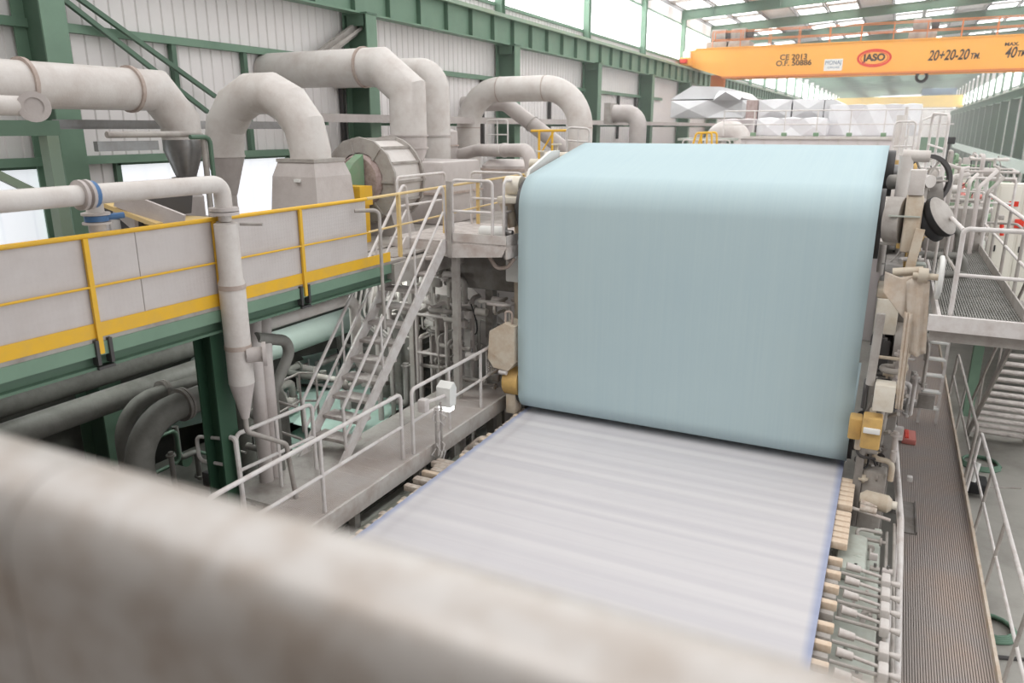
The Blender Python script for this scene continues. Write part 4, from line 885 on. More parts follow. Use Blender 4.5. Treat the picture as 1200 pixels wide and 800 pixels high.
# right side: cream end blocks, then clamps with rods
yy = 11.9; k = 0; gaps = {6, 13}
blocks = []
while yy > 9.6:
    if k not in gaps:
        o = MB().bbox((WX1-0.03, yy-0.13, WZ-0.13), (WX1+0.2, yy, WZ-0.02), 0.02).build('foil_end_block', 'wood')
        tag(o, '%s from the felt in the row of cream foil end blocks, right edge' % nth(len(blocks)), 'foil end', 'cream foil end blocks on the right edge')
        blocks.append(o)
    yy -= 0.165; k += 1
for k in range(3):
    y = 11.5-0.17*k; o = MB().tube([V((WX1+0.3, y, WZ-0.12)), V((WX1+0.52, y, WZ-0.14))], 0.05, 12).build('roll_journal', 'crust'); tag(o, ['far','middle','near'][k]+' of three small crusted roll ends right of the cream blocks', 'roll end')
t0 = None
y = 9.2; k = 0; names = ['farthest','second farthest','third farthest','fourth farthest','fifth farthest','sixth farthest','seventh farthest','eighth farthest','ninth farthest','tenth farthest','eleventh farthest']
clampY = [9.35, 9.02, 8.7, 8.35, 7.9, 7.55, 7.2, 6.85, 6.5, 6.15, 5.8]
for k, y in enumerate(clampY):
    if t0 is None:
        t0 = thing('foil_clamp', '', 'clamp', (WX1, y, WZ), 'foil clamps with rods on the right edge')
        MB().bbox((WX1-0.02, y-0.03, WZ-0.12), (WX1+0.17, y+0.06, WZ-0.02), 0.015).build('end_block', 'wood', t0)
        MB().bbox((WX1-0.02, y-0.19, WZ-0.16), (WX1+0.15, y-0.1, WZ-0.06), 0.015).build('end_block', 'dusty', t0)
        MB().tube([V((WX1+0.16, y-0.13, WZ-0.12)), V((WX1+0.72, y-0.09, WZ-0.16))], 0.022, 8).build('rod', 'dusty', t0)
        MB().tube([V((WX1+0.22, y+0.03, WZ-0.1)), V((WX1+0.38, y+0.04, WZ-0.12)), V((WX1+0.39, y+0.04, WZ-0.12)), V((WX1+0.66, y+0.03, WZ-0.15))], [0.05, 0.045, 0.022, 0.02], 10).build('adjuster', 'whitebeam', t0)
        MB().bbox((WX1+0.62, y-0.14, WZ-0.22), (WX1+0.72, y+0.07, WZ-0.09), 0.02).build('clamp_block', 'whitebeam', t0)
        MB().tube([V((WX1+0.72, y-0.05, WZ-0.15)), V((WX1+0.83, y-0.05, WZ-0.16))], [0.022, 0.045], 10).build('knob', 'whitebeam', t0); tt = t0; y_0 = y
    else: tt = dup(t0); tt.location = (WX1, y, WZ)
    tt['label'] = '%s from the felt of the crusted foil clamps with rods, right edge' % nth(k)
t = thing('table_side_frame', 'grey-green machine frame strip beneath the foil clamps at right', 'frame', (0.2, 8, LOWF))
MB().bbox((WX1+0.02, 3.0, WZ-1.0), (WX1+0.62, 11.2, WZ-0.45), 0.03).build('rail_beam', 'palegreen', t)
MB().bbox((WX1+0.08, 9.6, WZ-0.45), (WX1+0.45, 10.6, WZ-0.25), 0.06).build('cover_plate', 'palegreen', t)
MB().tube([V((WX1+0.78, 4, WZ-0.35)), V((WX1+0.78, 11.3, WZ-0.35))], 0.02, 8).tube([V((WX1+0.7, 4, WZ-0.5)), V((WX1+0.7, 11.3, WZ-0.5))], 0.02, 8).build('tie_rod', 'dusty', t)
for y in (4, 7.5, 11): MB().box((WX1+0.2, y-0.1, LOWF), (WX1+0.4, y+0.1, WZ-1.0)).build('leg', 'dusty2', t, smooth=0)
q = at(1020, 578, z=-5.3)
t = thing('drive_motor', 'small beige cylindrical motor at the far end of the cream blocks', 'motor', (0.3, 11.3, -5.5))
MB().tube([V((0.12, 11.45, -5.3)), V((0.2, 11.45, -5.3)), V((0.5, 11.4, -5.3)), V((0.55, 11.4, -5.3))], [0.07, 0.13, 0.13, 0.08], 16).build('motor_body', 'beige', t); MB().tube([V((0.52, 11.4, -5.3)), V((0.62, 11.4, -5.3))], 0.06, 14).build('cable_gland', 'cream', t)
MB().tube([V((-0.1, 11.2, -5.35)), V((0.55, 11.1, -5.4))], 0.025, 8).build('lever', 'whitebeam', t)

# ================================================================== PRESS: BLUE FELT
def felt_profile():
    ph = radians(10.6); out = []
    def arc(cy, cz, r_, a0, a1, n): return [(cy+r_*cos(a0+(a1-a0)*k/n), cz+r_*sin(a0+(a1-a0)*k/n)) for k in range(n+1)]
    out += [(15.68, -1.7), (15.68, -1.2)] + arc(15.2, -0.77, 0.47, -0.1, pi/2+ph, 12)
    out += [(y_, -0.70+math.tan(ph)*(y_-13.0)) for y_ in (14.6, 14.1, 13.6, 13.1)]
    out += arc(12.60, -1.36, 0.57, pi/2+ph, pi, 14)
    out += [(12.03-0.015*sin(k/8*pi), -1.36-3.38*k/8) for k in range(1, 8)]
    out += arc(12.38, -4.76, 0.35, pi, 1.5*pi+0.1, 10)
    out += [(13.4, -5.02), (14.5, -4.85), (16.3, -4.6)]
    return out
prof = felt_profile(); FX0, FX1 = -5.82, -0.13
t = thing('press_felt', 'huge pale blue felt sheet wrapped over the press rolls', 'felt', ((FX0+FX1)/2, 13, WZ))
mb = MB(); nx = 24; vs_ = []; fs = []
for (y, z) in prof:
    for j in range(nx+1): x = FX0+(FX1-FX0)*j/nx; vs_.append((x, y, z))
for i in range(len(prof)-1):
    for j in range(nx): q = i*(nx+1)+j; fs.append((q, q+1, q+nx+2, q+nx+1))
mb.add(vs_, fs); o = mb.build('felt_sheet', 'felt', t, smooth=60)
sm = o.modifiers.new('thickness', 'SOLIDIFY'); sm.thickness = 0.014; sm.offset = 0
def roll(label, y, z, r, x0=FX0-0.1, x1=FX1+0.06, m='darkst'):
    t = thing('press_roll', label, 'roll', ((x0+x1)/2, y, z-r), 'rolls inside the blue felt'); MB().tube([V((x0,y,z)), V((x1,y,z))], r, 32).build('roll_shell', m, t)
    MB().tube([V((x0-0.3,y,z)), V((x1+0.3,y,z))], r*0.4, 16).build('journal', 'steel', t)
roll('dark roll end inside the upper front corner of the blue felt', 12.62, -1.38, 0.52); roll('dark roll end inside the upper rear corner of the blue felt', 15.3, -0.78, 0.4, x1=FX1+0.12)
roll('dark roll end inside the lower front corner of the blue felt', 12.36, -4.82, 0.25)

# left press frame bits beside the felt
q = at(601, 230, y=12.3)
t = thing('roll_bearing', 'cream bearing cap and bracket at the upper left corner of the blue felt', 'bearing', (q.x, 12.3, -1.6))
MB().tube([V((-6.28,12.5,-1.0)), V((-5.98,12.5,-1.0))], 0.17, 20).build('cap', 'cream', t)
MB().bbox((-6.35, 12.2, -1.3), (-5.95, 12.85, -1.18), 0.03).build('base_plate', 'cream', t)
MB().tube([V((-6.25,12.45,-1.3)), V((-6.15,12.45,-1.75))], [0.16, 0.08], 16).build('funnel', 'beige', t)
t = thing('edge_guard', 'tilted pale cover plate beside the top left slope of the felt', 'guard', (-6.0, 13.3, -1.0))
MB().prism([(12.6,-0.95),(12.75,-0.72),(13.7,-0.42),(14.1,-0.42),(14.1,-0.9),(13.0,-1.1)], 0, -5.98, -5.93).build('plate', 'signw', t, smooth=0)
t = thing('press_side_frame', 'dusty press side frame just left of the felt', 'frame', (-6.15, 13, LOWF))
MB().bbox((-6.2, 12.6, -4.9), (-5.95, 13.0, -1.35), 0.03).build('upright', 'beige', t); MB().bbox((-6.18, 12.6, LOWF), (-5.95, 13.2, -4.9), 0.03).build('foot', 'dusty2', t)
MB().bbox((-6.25, 12.35, -2.75), (-5.9, 12.6, -1.95), 0.03).build('side_box', 'signw', t)
MB().tube(fillet([V((-6.22,12.3,-1.35)), V((-6.22,12.3,-2.3)), V((-6.1,12.3,-2.35))], 0.05), 0.04, 10).build('strut', 'white', t)
o = MB().tube(fillet([at(575,283,y=12.15), at(573,300,y=12.15), at(582,315,y=12.15), at(595,313,y=12.15), at(603,303,y=12.15)], 0.15), 0.035, 10).build('hose_loop', 'seam'); tag(o, 'brown hose looping below the white drum at the felt edge', 'hose')
q = at(597, 405, y=12.1)
t = thing('bearing_housing', 'beige bearing housing with lifting eye on the lower left of the felt', 'bearing', (q.x, 12.1, -4.9))
MB().prism([(-6.42,-4.15),(-6.3,-4.32),(-6.0,-4.35),(-5.88,-4.2),(-5.88,-3.5),(-6.1,-3.45),(-6.38,-3.62)], 1, 11.95, 12.45).build('housing', 'beige', t, smooth=0)
MB().tube(fillet([V((-6.12,12.1,-3.47)), V((-6.12,12.1,-3.25)), V((-5.98,12.1,-3.25)), V((-5.98,12.1,-3.47))], 0.05), 0.02, 8).build('lifting_eye', 'seam', t)
MB().tube([V((-6.15,12.25,-4.62)), V((-5.85,12.25,-4.62))], 0.27, 24).build('roll_end', 'ochre', t)
MB().bbox((-6.12, 12.1, -5.25), (-5.92, 12.4, -4.85), 0.02).build('pedestal', 'beige', t)
MB().tube([V((-6.2,12.0,-4.4)), V((-6.05,12.0,-4.4))], 0.05, 10).build('grease_nipple', 'white', t)

# ================================================================== RIGHT PRESS FRAME AND CLUTTER
t = thing('press_side_frame', 'dusty right press frame with beige post beside the felt', 'frame', (0.2, 12.6, LOWF))
MB().bbox((0.0, 12.5, LOWF), (0.5, 13.6, -2.3), 0.04).build('upright', 'dusty2', t)
MB().bbox((-0.02, 12.2, -2.42), (0.38, 12.9, -2.28), 0.02).build('cap_plate', 'beige', t)
MB().bbox((0.0, 12.15, -2.95), (0.3, 12.6, -2.42), 0.02).build('white_box', 'cream', t)
MB().bbox((0.04, 12.2, -3.55), (0.26, 12.5, -3.05), 0.02).build('dark_recess', 'darkst', t)
MB().tube([V((0.28, 12.1, -4.9)), V((0.34, 12.1, -3.4))], 0.05, 10).tube([V((0.1, 12.3, -5.2)), V((0.1, 12.3, -3.6))], 0.05, 10).build('strut', 'dusty', t)
MB().bar(V((0.32, 11.9, -2.25)), V((0.42, 11.95, -1.35)), 0.1, 0.12).build('beige_post', 'beige', t, smooth=0)
q = at(1042, 255, y=12.0)
t = thing('roll_bearing', 'pale rounded bearing housing with upright plate at the felt right edge', 'bearing', (0.2, 12.0, -1.9))
MB().tube([V((-0.0, 12.35, -1.28)), V((0.2, 12.3, -1.28))], 0.33, 28).build('round_cover', 'dusty', t)
MB().bbox((0.2, 12.0, -1.7), (0.42, 12.5, -0.9), 0.04).build('housing', 'beige', t)
MB().bbox((0.2, 11.98, -0.9), (0.4, 12.2, -0.55), 0.02).build('upright_plate', 'duct', t)
MB().box((0.0, 11.97, -1.2), (0.4, 12.0, -1.18)).build('bracket', 'palegreen', t, smooth=0)
t = thing('drive_pulley', 'dark grooved belt pulley right of the felt', 'pulley', (0.8, 12.4, -1.6))
ax_ = V((0.5, -0.25, 0.35)).normalized(); c_ = V((0.52, 12.35, -1.3))
MB().tube([c_, c_+ax_*0.05, c_+ax_*0.1, c_+ax_*0.15, c_+ax_*0.22], [0.3, 0.3, 0.26, 0.3, 0.3], 32).build('rim', 'black', t)
MB().tube([c_+ax_*0.221, c_+ax_*0.25], [0.29, 0.25], 32).build('cover_disc', 'dusty', t)
MB().tube([c_-ax_*0.2, c_], 0.1, 16).build('hub', 'duct', t)
a = at(1063, 182, y=13.0)
t = thing('air_pipe', 'pale T-shaped pipe rising right of the felt top corner', 'pipe', (a.x, 13, -1.4))
MB().tube([V((a.x, 13.0, -1.45)), V((a.x, 13.0, a.z))], 0.1, 18).build('riser', 'duct', t); b = at(1090, 185, y=13.0); MB().tube([V((a.x-0.06, 13.0, a.z)), V((b.x, 13.0, b.z+0.02))], 0.085, 18).build('arm', 'duct', t)
q = at(1084, 212, y=14.0)
t = thing('rope_wheel', 'large spoked dark wheel behind the T-shaped pipe', 'wheel', (q.x, 14, q.z-0.5))
MB().ring(q, (0.5,-1,0), 0.36, 0.42, 0.08, 32).build('rim', 'darkst', t); MB().tube([q+V((-0.08,0.1,0)), q+V((0.08,-0.1,0))], 0.1, 16).build('hub', 'duct', t)
mb = MB()
for k in range(6): a = pi*k/3; mb.tube([q, q+V((0.36*cos(a)*0.9, 0.36*cos(a)*0.43, 0.36*sin(a)))], 0.018, 6)
mb.build('spoke', 'dusty', t)
MB().tube([q, V((q.x-0.5, 14.3, q.z-0.05))], 0.12, 16).tube([V((q.x,14,q.z)), V((q.x,14,-2.3))], 0.06, 10).build('bearing_arm', 'dusty', t)
# rear clutter to the right of the felt: pipes, frames
rr = random.Random(21)
t = thing('valve_rack', 'tangle of small pale pipes behind the felt right corner', 'pipe rack', (0.9, 17, -2.2))
for k in range(9):
    x = 0.35+k*0.16; MB().tube(fillet([V((x, 17+rr.uniform(-.4,.4), -2.6)), V((x, 17, -0.9+rr.uniform(-.3,.25))), V((x+rr.uniform(.1,.4), 17.5, -0.9+rr.uniform(-.3,.2)))], 0.1), rr.uniform(0.02, 0.05), 8).build('small_pipe', rr.choice(['duct', 'dusty', 'duct2']), t)
MB().bbox((0.2, 17.2, -2.6), (1.7, 17.7, -1.5), 0.03).build('back_box', 'dusty', t)
o = MB().tube([V((-0.1, 15.5, -0.75)), V((0.35, 15.5, -0.75))], 0.2, 20).build('end_drum', 'ochre'); tag(o, 'ochre drum end just behind the felt top right corner', 'drum')
o = MB().tube([V((0.1, 14.3, -1.15)), V((0.75, 14.3, -1.05))], 0.3, 24).build('gear_drum', 'dusty2'); tag(o, 'dusty drum behind the upright plate at the felt right edge', 'drum')
for k, (px, py) in enumerate(((1080, 268), (1085, 300), (1090, 322))):
    a = at(px, py, y=13.6); lowpipe(['upper','middle','lower'][k]+' of the grey bent pipes between press and right platform', [V((a.x-0.2, 13.6, a.z)), V((a.x+0.55, 13.6+0.3, a.z)), V((a.x+0.6, 13.9, a.z-0.8))], 0.06, 'pipe_u', fil=0.15, name='bent_pipe')
t = thing('machine_bench', 'grey machine bed between the press and the right platform', 'machine bed', (0.4, 15, -3.2))
MB().bbox((0.05, 13.7, -3.3), (0.72, 19, -2.45), 0.04).build('bed', 'dusty2', t)
MB().bbox((0.4, 12.7, -2.3), (0.6, 12.95, -1.95), 0.03).build('small_motor', 'palegreen', t)
for y in (14, 18.5): MB().box((0.1, y-0.15, LOWF), (0.5, y+0.15, -3.3)).build('leg', 'dusty2', t, smooth=0)
# beige tarpaulin strips hung over a bar
def cloth(name, label, outline_top, outline_bot, y, bulge=0.08):
    n = 14; m = 16; vs_ = []; fs = []
    for i in range(n+1):
        f = i/n
        for j in range(m+1):
            g = j/m; a = outline_top(f); b = outline_bot(f)
            p = V(a).lerp(V(b), g); p.y += bulge*sin(f*pi*2+g*3)*(0.3+g*0.5)+0.015*sin(f*15+g*4); vs_.append(p)
    for i in range(n):
        for j in range(m): q = i*(m+1)+j; fs.append((q, q+1, q+m+2, q+m+1))
    o = MB().add(vs_, fs).build(name, 'tarp', smooth=70); s_ = o.modifiers.new('thickness', 'SOLIDIFY'); s_.thickness = 0.006
    return tag(o, label, 'cloth')
def seg(pts):
    P = [at(px, py, y=yy) for px, py, yy in pts]
    def f(t_):
        s_ = t_*(len(P)-1); i = min(int(s_), len(P)-2); return P[i].lerp(P[i+1], s_-i)
    return f
cloth('canvas_sheet', 'stained beige canvas hung from the bar right of the felt, wide upper piece', seg([(1037,318,11.6),(1055,325,11.6),(1075,322,11.6)]), seg([(1035,342,11.6),(1058,372,11.6),(1076,380,11.6)]), 11.6, 0.05)
cloth('canvas_sheet', 'long narrow stained canvas tail hanging down beside the ladder', seg([(1062,330,11.5),(1076,322,11.5),(1090,330,11.5)]), seg([(1064,412,11.5),(1074,418,11.5),(1085,414,11.5)]), 11.5, 0.05)
cloth('canvas_sheet', 'thin twisted canvas strip reaching down towards the yellow motor', seg([(1060,365,11.4),(1070,368,11.4)]), seg([(1049,478,11.4),(1057,480,11.4)]), 11.4, 0.02)
a = at(1046, 319, y=11.7); b = at(1082, 317, y=11.7)
o = MB().tube([a, b], 0.06, 14).build('hanger_bar', 'beige'); tag(o, 'short beige bar from which the stained canvas hangs', 'bar')
q = at(1101, 325, y=11.5)
t = thing('hand_wheel', 'white valve handwheel at the corner of the upper right platform', 'handwheel', q)
MB().tube([q+V((0, 0.27*cos(k*pi/12), 0.27*sin(k*pi/12))) for k in range(24)], 0.03, 10, closed=True).build('rim', 'signw', t)
mb = MB()
for k in range(4): a = pi*k/2; mb.tube([q, q+V((0, 0.25*cos(a), 0.25*sin(a)))], 0.018, 8)
mb.build('spoke', 'signw', t); MB().tube([q, q-V((0.32, 0, 0))], 0.045, 12).build('spindle', 'beige', t)
q = at(1076, 322, y=11.5); MB().tube([q, q+V((0.12, 0, 0))], 0.1, 14).build('gland', 'beige', t)
# drive unit below: white box and yellow gear box
q = at(1037, 462, y=11.4)
t = thing('gear_unit', 'white box over an ochre gear case at the lower right of the felt', 'gear unit', (q.x, 11.4, -4.6))
a = at(1026, 448, y=11.4); b = at(1046, 482, y=11.4); MB().bbox((a.x, 11.3, b.z), (b.x, 11.6, a.z), 0.02).build('white_box', 'cream', t)
a = at(1012, 486, y=11.4); b = at(1030, 526, y=11.4); MB().bbox((a.x, 11.3, b.z), (b.x, 11.6, a.z), 0.03).build('gear_case', 'ochre', t); MB().bbox((a.x-0.18, 11.6, b.z), (a.x, 11.9, a.z-0.15), 0.03).build('rear_case', 'ochre', t)
MB().bbox((a.x+0.02, 11.25, (a.z+b.z)/2+0.02), (b.x-0.02, 11.3, (a.z+b.z)/2+0.1), 0.01).build('junction_strip', 'signw', t)
a = at(1030, 440, y=11.5); MB().tube([a+V((-0.1,0,-0.15)), a+V((-0.08,0,0.9))], 0.06, 12).build('riser', 'dusty', t)
t = thing('machine_plinth', 'dusty lower press frame between felt edge and right walkway', 'frame', (0.15, 12, LOWF))
MB().bbox((0.0, 11.75, LOWF), (0.12, 12.3, -4.6), 0.02).build('plate', 'dusty2', t); MB().bbox((0.12, 11.8, LOWF), (0.45, 12.1, -5.0), 0.03).build('block', 'dusty', t)
MB().tube([V((0.3,12.4,-3.1)), V((0.45,12.4,-3.1))], 0.3, 20).build('round_plate', 'dusty', t)
for k in range(5):
    MB().tube([V((0.05+0.08*k, 12.3, -5.2+0.3*k)), V((0.25+0.08*k, 12.0, -5.0+0.3*k))], 0.03, 8).build('fitting', rr.choice(['white','dusty']), t)

# upper right platform
UZ = -2.3
t = thing('side_platform', 'upper right grating platform with white front beam', 'platform', (1.2, 15, UZ-0.3))
mb = MB()
for k in range(28): x = 0.78+k*0.031; mb.box((x-0.009, 10.85, UZ-0.03), (x+0.009, 19.5, UZ))
for k in range(60): y = 10.9+k*0.145; mb.box((0.76, y-0.005, UZ-0.025), (1.64, y+0.005, UZ-0.001))
mb.build('grating', 'pipe_u', t, smooth=0)
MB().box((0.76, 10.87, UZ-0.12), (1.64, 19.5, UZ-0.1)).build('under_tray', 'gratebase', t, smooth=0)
MB().box((0.62, 10.78, UZ-0.2), (3.2, 10.86, UZ+0.0)).box((0.72, 10.86, UZ-0.2), (0.76, 19.5, UZ)).build('edge_beam', 'white', t, smooth=0)
MB().box((1.64, 10.9, UZ-0.05), (1.66, 19.5, UZ+0.14)).build('kick_plate', 'dusty', t, smooth=0)
MB().box((0.66, 10.9, UZ-0.36), (3.2, 11.0, UZ-0.2)).build('under_beam', 'dusty', t, smooth=0)
MB().box((1.66, 10.86, UZ-0.05), (3.2, 12.3, UZ)).build('side_deck', 'dusty2', t, smooth=0)
t = thing('platform_railing', 'white tube railing across the near end of the upper right platform', 'railing', (1.5, 10.85, UZ))
cx_, cy_ = 0.86, 10.9
MB().tube(fillet([V((cx_, cy_, UZ-0.1)), V((cx_, cy_, UZ+1.1)), V((3.2, cy_, UZ+1.08))], 0.07), 0.03, 12).build('handrail', 'white', t)
MB().tube([V((cx_, cy_, UZ+0.52)), V((3.2, cy_, UZ+0.5))], 0.024, 10).build('mid_rail', 'white', t)
t = thing('platform_railing', 'white tube railing along the inner left side of the upper right platform', 'railing', (0.8, 12, UZ))
MB().tube(fillet([V((cx_, cy_, UZ+1.08)), V((0.8, 12.4, UZ+1.08)), V((0.8, 12.4, UZ))], 0.1), 0.028, 12).build('handrail', 'white', t)
MB().tube([V((cx_, cy_, UZ+0.55)), V((0.8, 12.4, UZ+0.55))], 0.02, 10).build('mid_rail', 'dusty', t)
t = thing('platform_railing', 'long white railing with mid rail along the right side of the upper platform', 'railing', (1.66, 15, UZ))
MB().tube(fillet([V((1.66, 16.9, UZ)), V((1.66, 16.9, UZ+1.1)), V((1.68, 11.2, UZ+1.1))], 0.1), 0.028, 12).build('handrail', 'white', t)
MB().tube([V((1.66, 16.9, UZ+0.55)), V((1.68, 11.2, UZ+0.55))], 0.02, 10).build('mid_rail', 'white', t)
for y in (12.2, 13.8, 15.4): MB().tube([V((1.67, y, UZ)), V((1.67, y, UZ+1.1))], 0.024, 10).build('post', 'dusty', t)
for k, (x, y) in enumerate(((0.8, 17.2), (0.8, 19.3))):
    rail_loop('platform_railing', ['grey rounded rail loop at the middle left of the upper right platform', 'grey rounded rail loop at the far left of the upper right platform'][k], (x, y-1.6, UZ), (x, y, UZ), 1.0, 0, 0.03, m='dusty', corner=0.2)
t = rail_loop('cross_railing', 'long pale rail crossing the far end of the upper right platform', (0.3, 21.5, UZ), (2.6, 21.5, UZ), 1.15, 3, 0.03)
rail_loop('cross_railing', 'second pale cross rail further behind the upper right platform', (0.4, 25.5, UZ), (3.0, 25.5, UZ), 1.2, 3, 0.03)

# ================================================================== RIGHT LOWER WALKWAY
RZ = -6.45
t = thing('lower_walkway', 'long brown-stained grating walkway at the lower right', 'walkway', (1.3, 12, RZ-0.1))
mb = MB()
for k in range(36): x = 0.77+k*0.0305; mb.box((x-0.01, 6.5, RZ-0.02), (x+0.01, 27, RZ))
mb.build('grating', 'grate_r', t, smooth=0)
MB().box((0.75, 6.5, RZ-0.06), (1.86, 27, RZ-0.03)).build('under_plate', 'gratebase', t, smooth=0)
MB().box((1.85, 6.5, RZ-0.12), (1.89, 27, RZ+0.1)).build('kick_plate', 'tarp', t, smooth=0)
for y in (8, 12, 16, 20, 24): MB().box((1.7, y-0.05, LOWF), (1.8, y+0.05, RZ-0.06)).box((0.8, y-0.05, LOWF), (0.9, y+0.05, RZ-0.06)).build('leg', 'dusty2', t, smooth=0)
# outer railing (leaning posts)
t = thing('walkway_railing', 'near grey railing outside the lower right walkway', 'railing', (1.98, 10, RZ))
MB().tube(fillet([V((1.9, 15.1, RZ)), V((2.0, 15.3, RZ+1.1)), V((2.02, 6.8, RZ+1.1))], 0.08), 0.03, 12).build('handrail', 'white', t)
MB().tube([V((1.95, 15.2, RZ+0.55)), V((1.98, 6.8, RZ+0.55))], 0.022, 10).build('mid_rail', 'white', t)
for y in (7.4, 9.4, 11.6, 13.4): MB().tube([V((1.9, y, RZ+0.02)), V((2.01, y+0.1, RZ+1.1))], 0.024, 10).build('post', 'dusty', t)
t = thing('walkway_railing', 'far grey railing outside the lower right walkway by the stairs', 'railing', (1.95, 18, RZ))
MB().tube(fillet([V((1.9, 15.5, RZ)), V((1.95, 15.5, RZ+1.1)), V((1.95, 20.8, RZ+1.1)), V((1.9, 20.8, RZ))], 0.1), 0.03, 12).build('handrail', 'dusty', t)
MB().tube([V((1.92, 15.5, RZ+0.55)), V((1.92, 20.8, RZ+0.55))], 0.022, 10).build('mid_rail', 'dusty', t)
MB().tube([V((1.9, 18.2, RZ)), V((1.95, 18.2, RZ+1.1))], 0.022, 10).build('post', 'dusty', t)
# inner pipe rails beside clamps
t = thing('inner_railing', 'pair of pale bent rails on the machine side of the lower right walkway', 'railing', (0.75, 10, RZ))
MB().tube([V((0.72, 6.2, RZ+0.2)), V((0.72, 9.3, RZ+0.55)), V((0.7, 11.4, RZ+0.95)), V((0.55, 14.4, RZ+1.3))], 0.04, 12).build('handrail', 'white', t)
MB().tube([V((0.6, 6.8, RZ+0.1)), V((0.6, 8.9, RZ+0.5)), V((0.68, 11.3, RZ+0.9)), V((0.52, 14.2, RZ+1.2))], 0.03, 12).build('mid_rail', 'white', t)
for y in (7.8, 9.6): MB().tube([V((0.66, y-0.8, LOWF)), V((0.66, y, RZ+0.5))], 0.03, 10).build('post', 'dusty', t)
o = MB().prism([(14.3, -5.5), (14.6, -4.6), (14.75, -4.25), (14.8, -5.3), (14.5, -5.9)], 0, 0.5, 0.56).build('splash_board', 'signw', smooth=0); tag(o, 'narrow white splash board standing by the lower right walkway', 'board')
t = thing('hose_reel_box', 'red box frame beside the white splash board', 'box', (0.95, 14.9, RZ))
q = at(1066, 510, z=RZ+0.1); MB().bbox((q.x-0.15, q.y-0.3, RZ+0.0), (q.x+0.12, q.y+0.3, RZ+0.12), 0.02).build('body', 'redpipe', t); MB().bbox((q.x-0.1, q.y-0.25, RZ+0.12), (q.x-0.02, q.y+0.25, RZ+0.14), 0.005).build('lid_strip', 'red', t)
o = MB().box((0.78, 12.9, RZ+0.0), (1.05, 14.1, RZ+0.02)).box((1.03, 12.9, RZ+0.02), (1.05, 14.1, RZ+0.05)).build('hatch_frame', 'dusty2', smooth=0); tag(o, 'small hatch set in the left edge of the lower right walkway', 'hatch')
# ladder
t = thing('ladder', 'pale vertical ladder below the upper right platform', 'ladder', (1.1, 19, RZ))
a = at(1090, 400, y=18.5); b = at(1112, 400, y=18.5)
for x in (a.x, b.x): MB().box((x-0.03, 18.47, RZ), (x+0.03, 18.53, UZ-0.15)).build('rail', 'white', t, smooth=0)
for k in range(10): z = RZ+0.4+k*0.38; MB().bbox((a.x, 18.4, z-0.03), (b.x, 18.6, z+0.01), 0.005).build('rung', 'signw', t)
# lower right stairs
t = thing('steel_stair', 'grey open-tread stair going down to the floor at the far right', 'stairs', (3, 19, LOWF))
ya, za, yb2, zb2 = 15.4, -2.35, 21.6, LOWF
for x in (2.5, 3.75): MB().prism([(ya, za), (yb2, zb2), (yb2-0.3, zb2), (ya-0.1, za-0.22)], 0, x-0.02, x+0.02).build('stringer', 'dusty', t, smooth=0)
for k in range(1, 20):
    f = k/20; y = ya+(yb2-ya)*f; z = za+(zb2-za)*f; MB().bbox((2.52, y-0.26, z-0.04), (3.73, y, z), 0.008).build('tread', 'tread', t)
for x in (2.5, 3.75):
    MB().tube(fillet([V((x, ya, za+0.9)), V((x, yb2, zb2+0.9)), V((x, yb2+0.05, zb2))], 0.08), 0.03, 10).build('handrail', 'dusty', t)
    for f in (0.2, 0.5, 0.8): y = ya+(yb2-ya)*f; z = za+(zb2-za)*f; MB().tube([V((x,y,z)), V((x,y,z+0.9))], 0.022, 8).build('post', 'dusty', t)
# green hose coils on the floor
for k, (px, py, s_) in enumerate(((1148, 545, 0.42), (1160, 738, 0.36))):
    c = at(px, py, z=LOWF); pts = [c+V(((s_-0.02*(j//14))*cos(j*2*pi/14), (s_-0.02*(j//14))*sin(j*2*pi/14), 0.03+0.02*(j//14))) for j in range(56)]
    o = MB().tube(pts, 0.028, 8).build('hose_coil', 'hose'); tag(o, ['coiled green hose on the floor near the foot of the far right stair', 'coiled green hose on the floor beside the near right railing'][k], 'hose')
q = at(1142, 578, z=LOWF)
t = thing('floor_pump', 'small black handcart shape on the floor below the right railing', 'cart', (q.x, q.y, LOWF))
MB().bbox((q.x-0.22, q.y-0.3, LOWF+0.1), (q.x+0.2, q.y+0.25, LOWF+0.35), 0.05).build('body', 'black', t); MB().tube([V((q.x-0.1, q.y-0.2, LOWF+0.35)), V((q.x-0.05, q.y-0.1, LOWF+0.75))], 0.06, 12).build('canister', 'signw', t)
MB().tube([V((q.x+0.2, q.y, LOWF+0.2)), V((q.x+0.85, q.y+0.25, LOWF+0.2))], 0.02, 8).build('handle', 'dusty', t)
MB().tube([V((q.x-0.24, q.y-0.2, LOWF+0.1)), V((q.x-0.18, q.y-0.2, LOWF+0.1))], 0.1, 14).build('wheel', 'black', t)
# floor tool
q = at(1182, 772, z=LOWF); o = MB().tube([q+V((-0.25,-0.1,0.03)), q+V((0.35,0.1,0.03))], [0.035,0.02], 8).build('scraper', 'darkst'); tag(o, 'dark scraper lying on the floor at the lower right corner', 'tool')

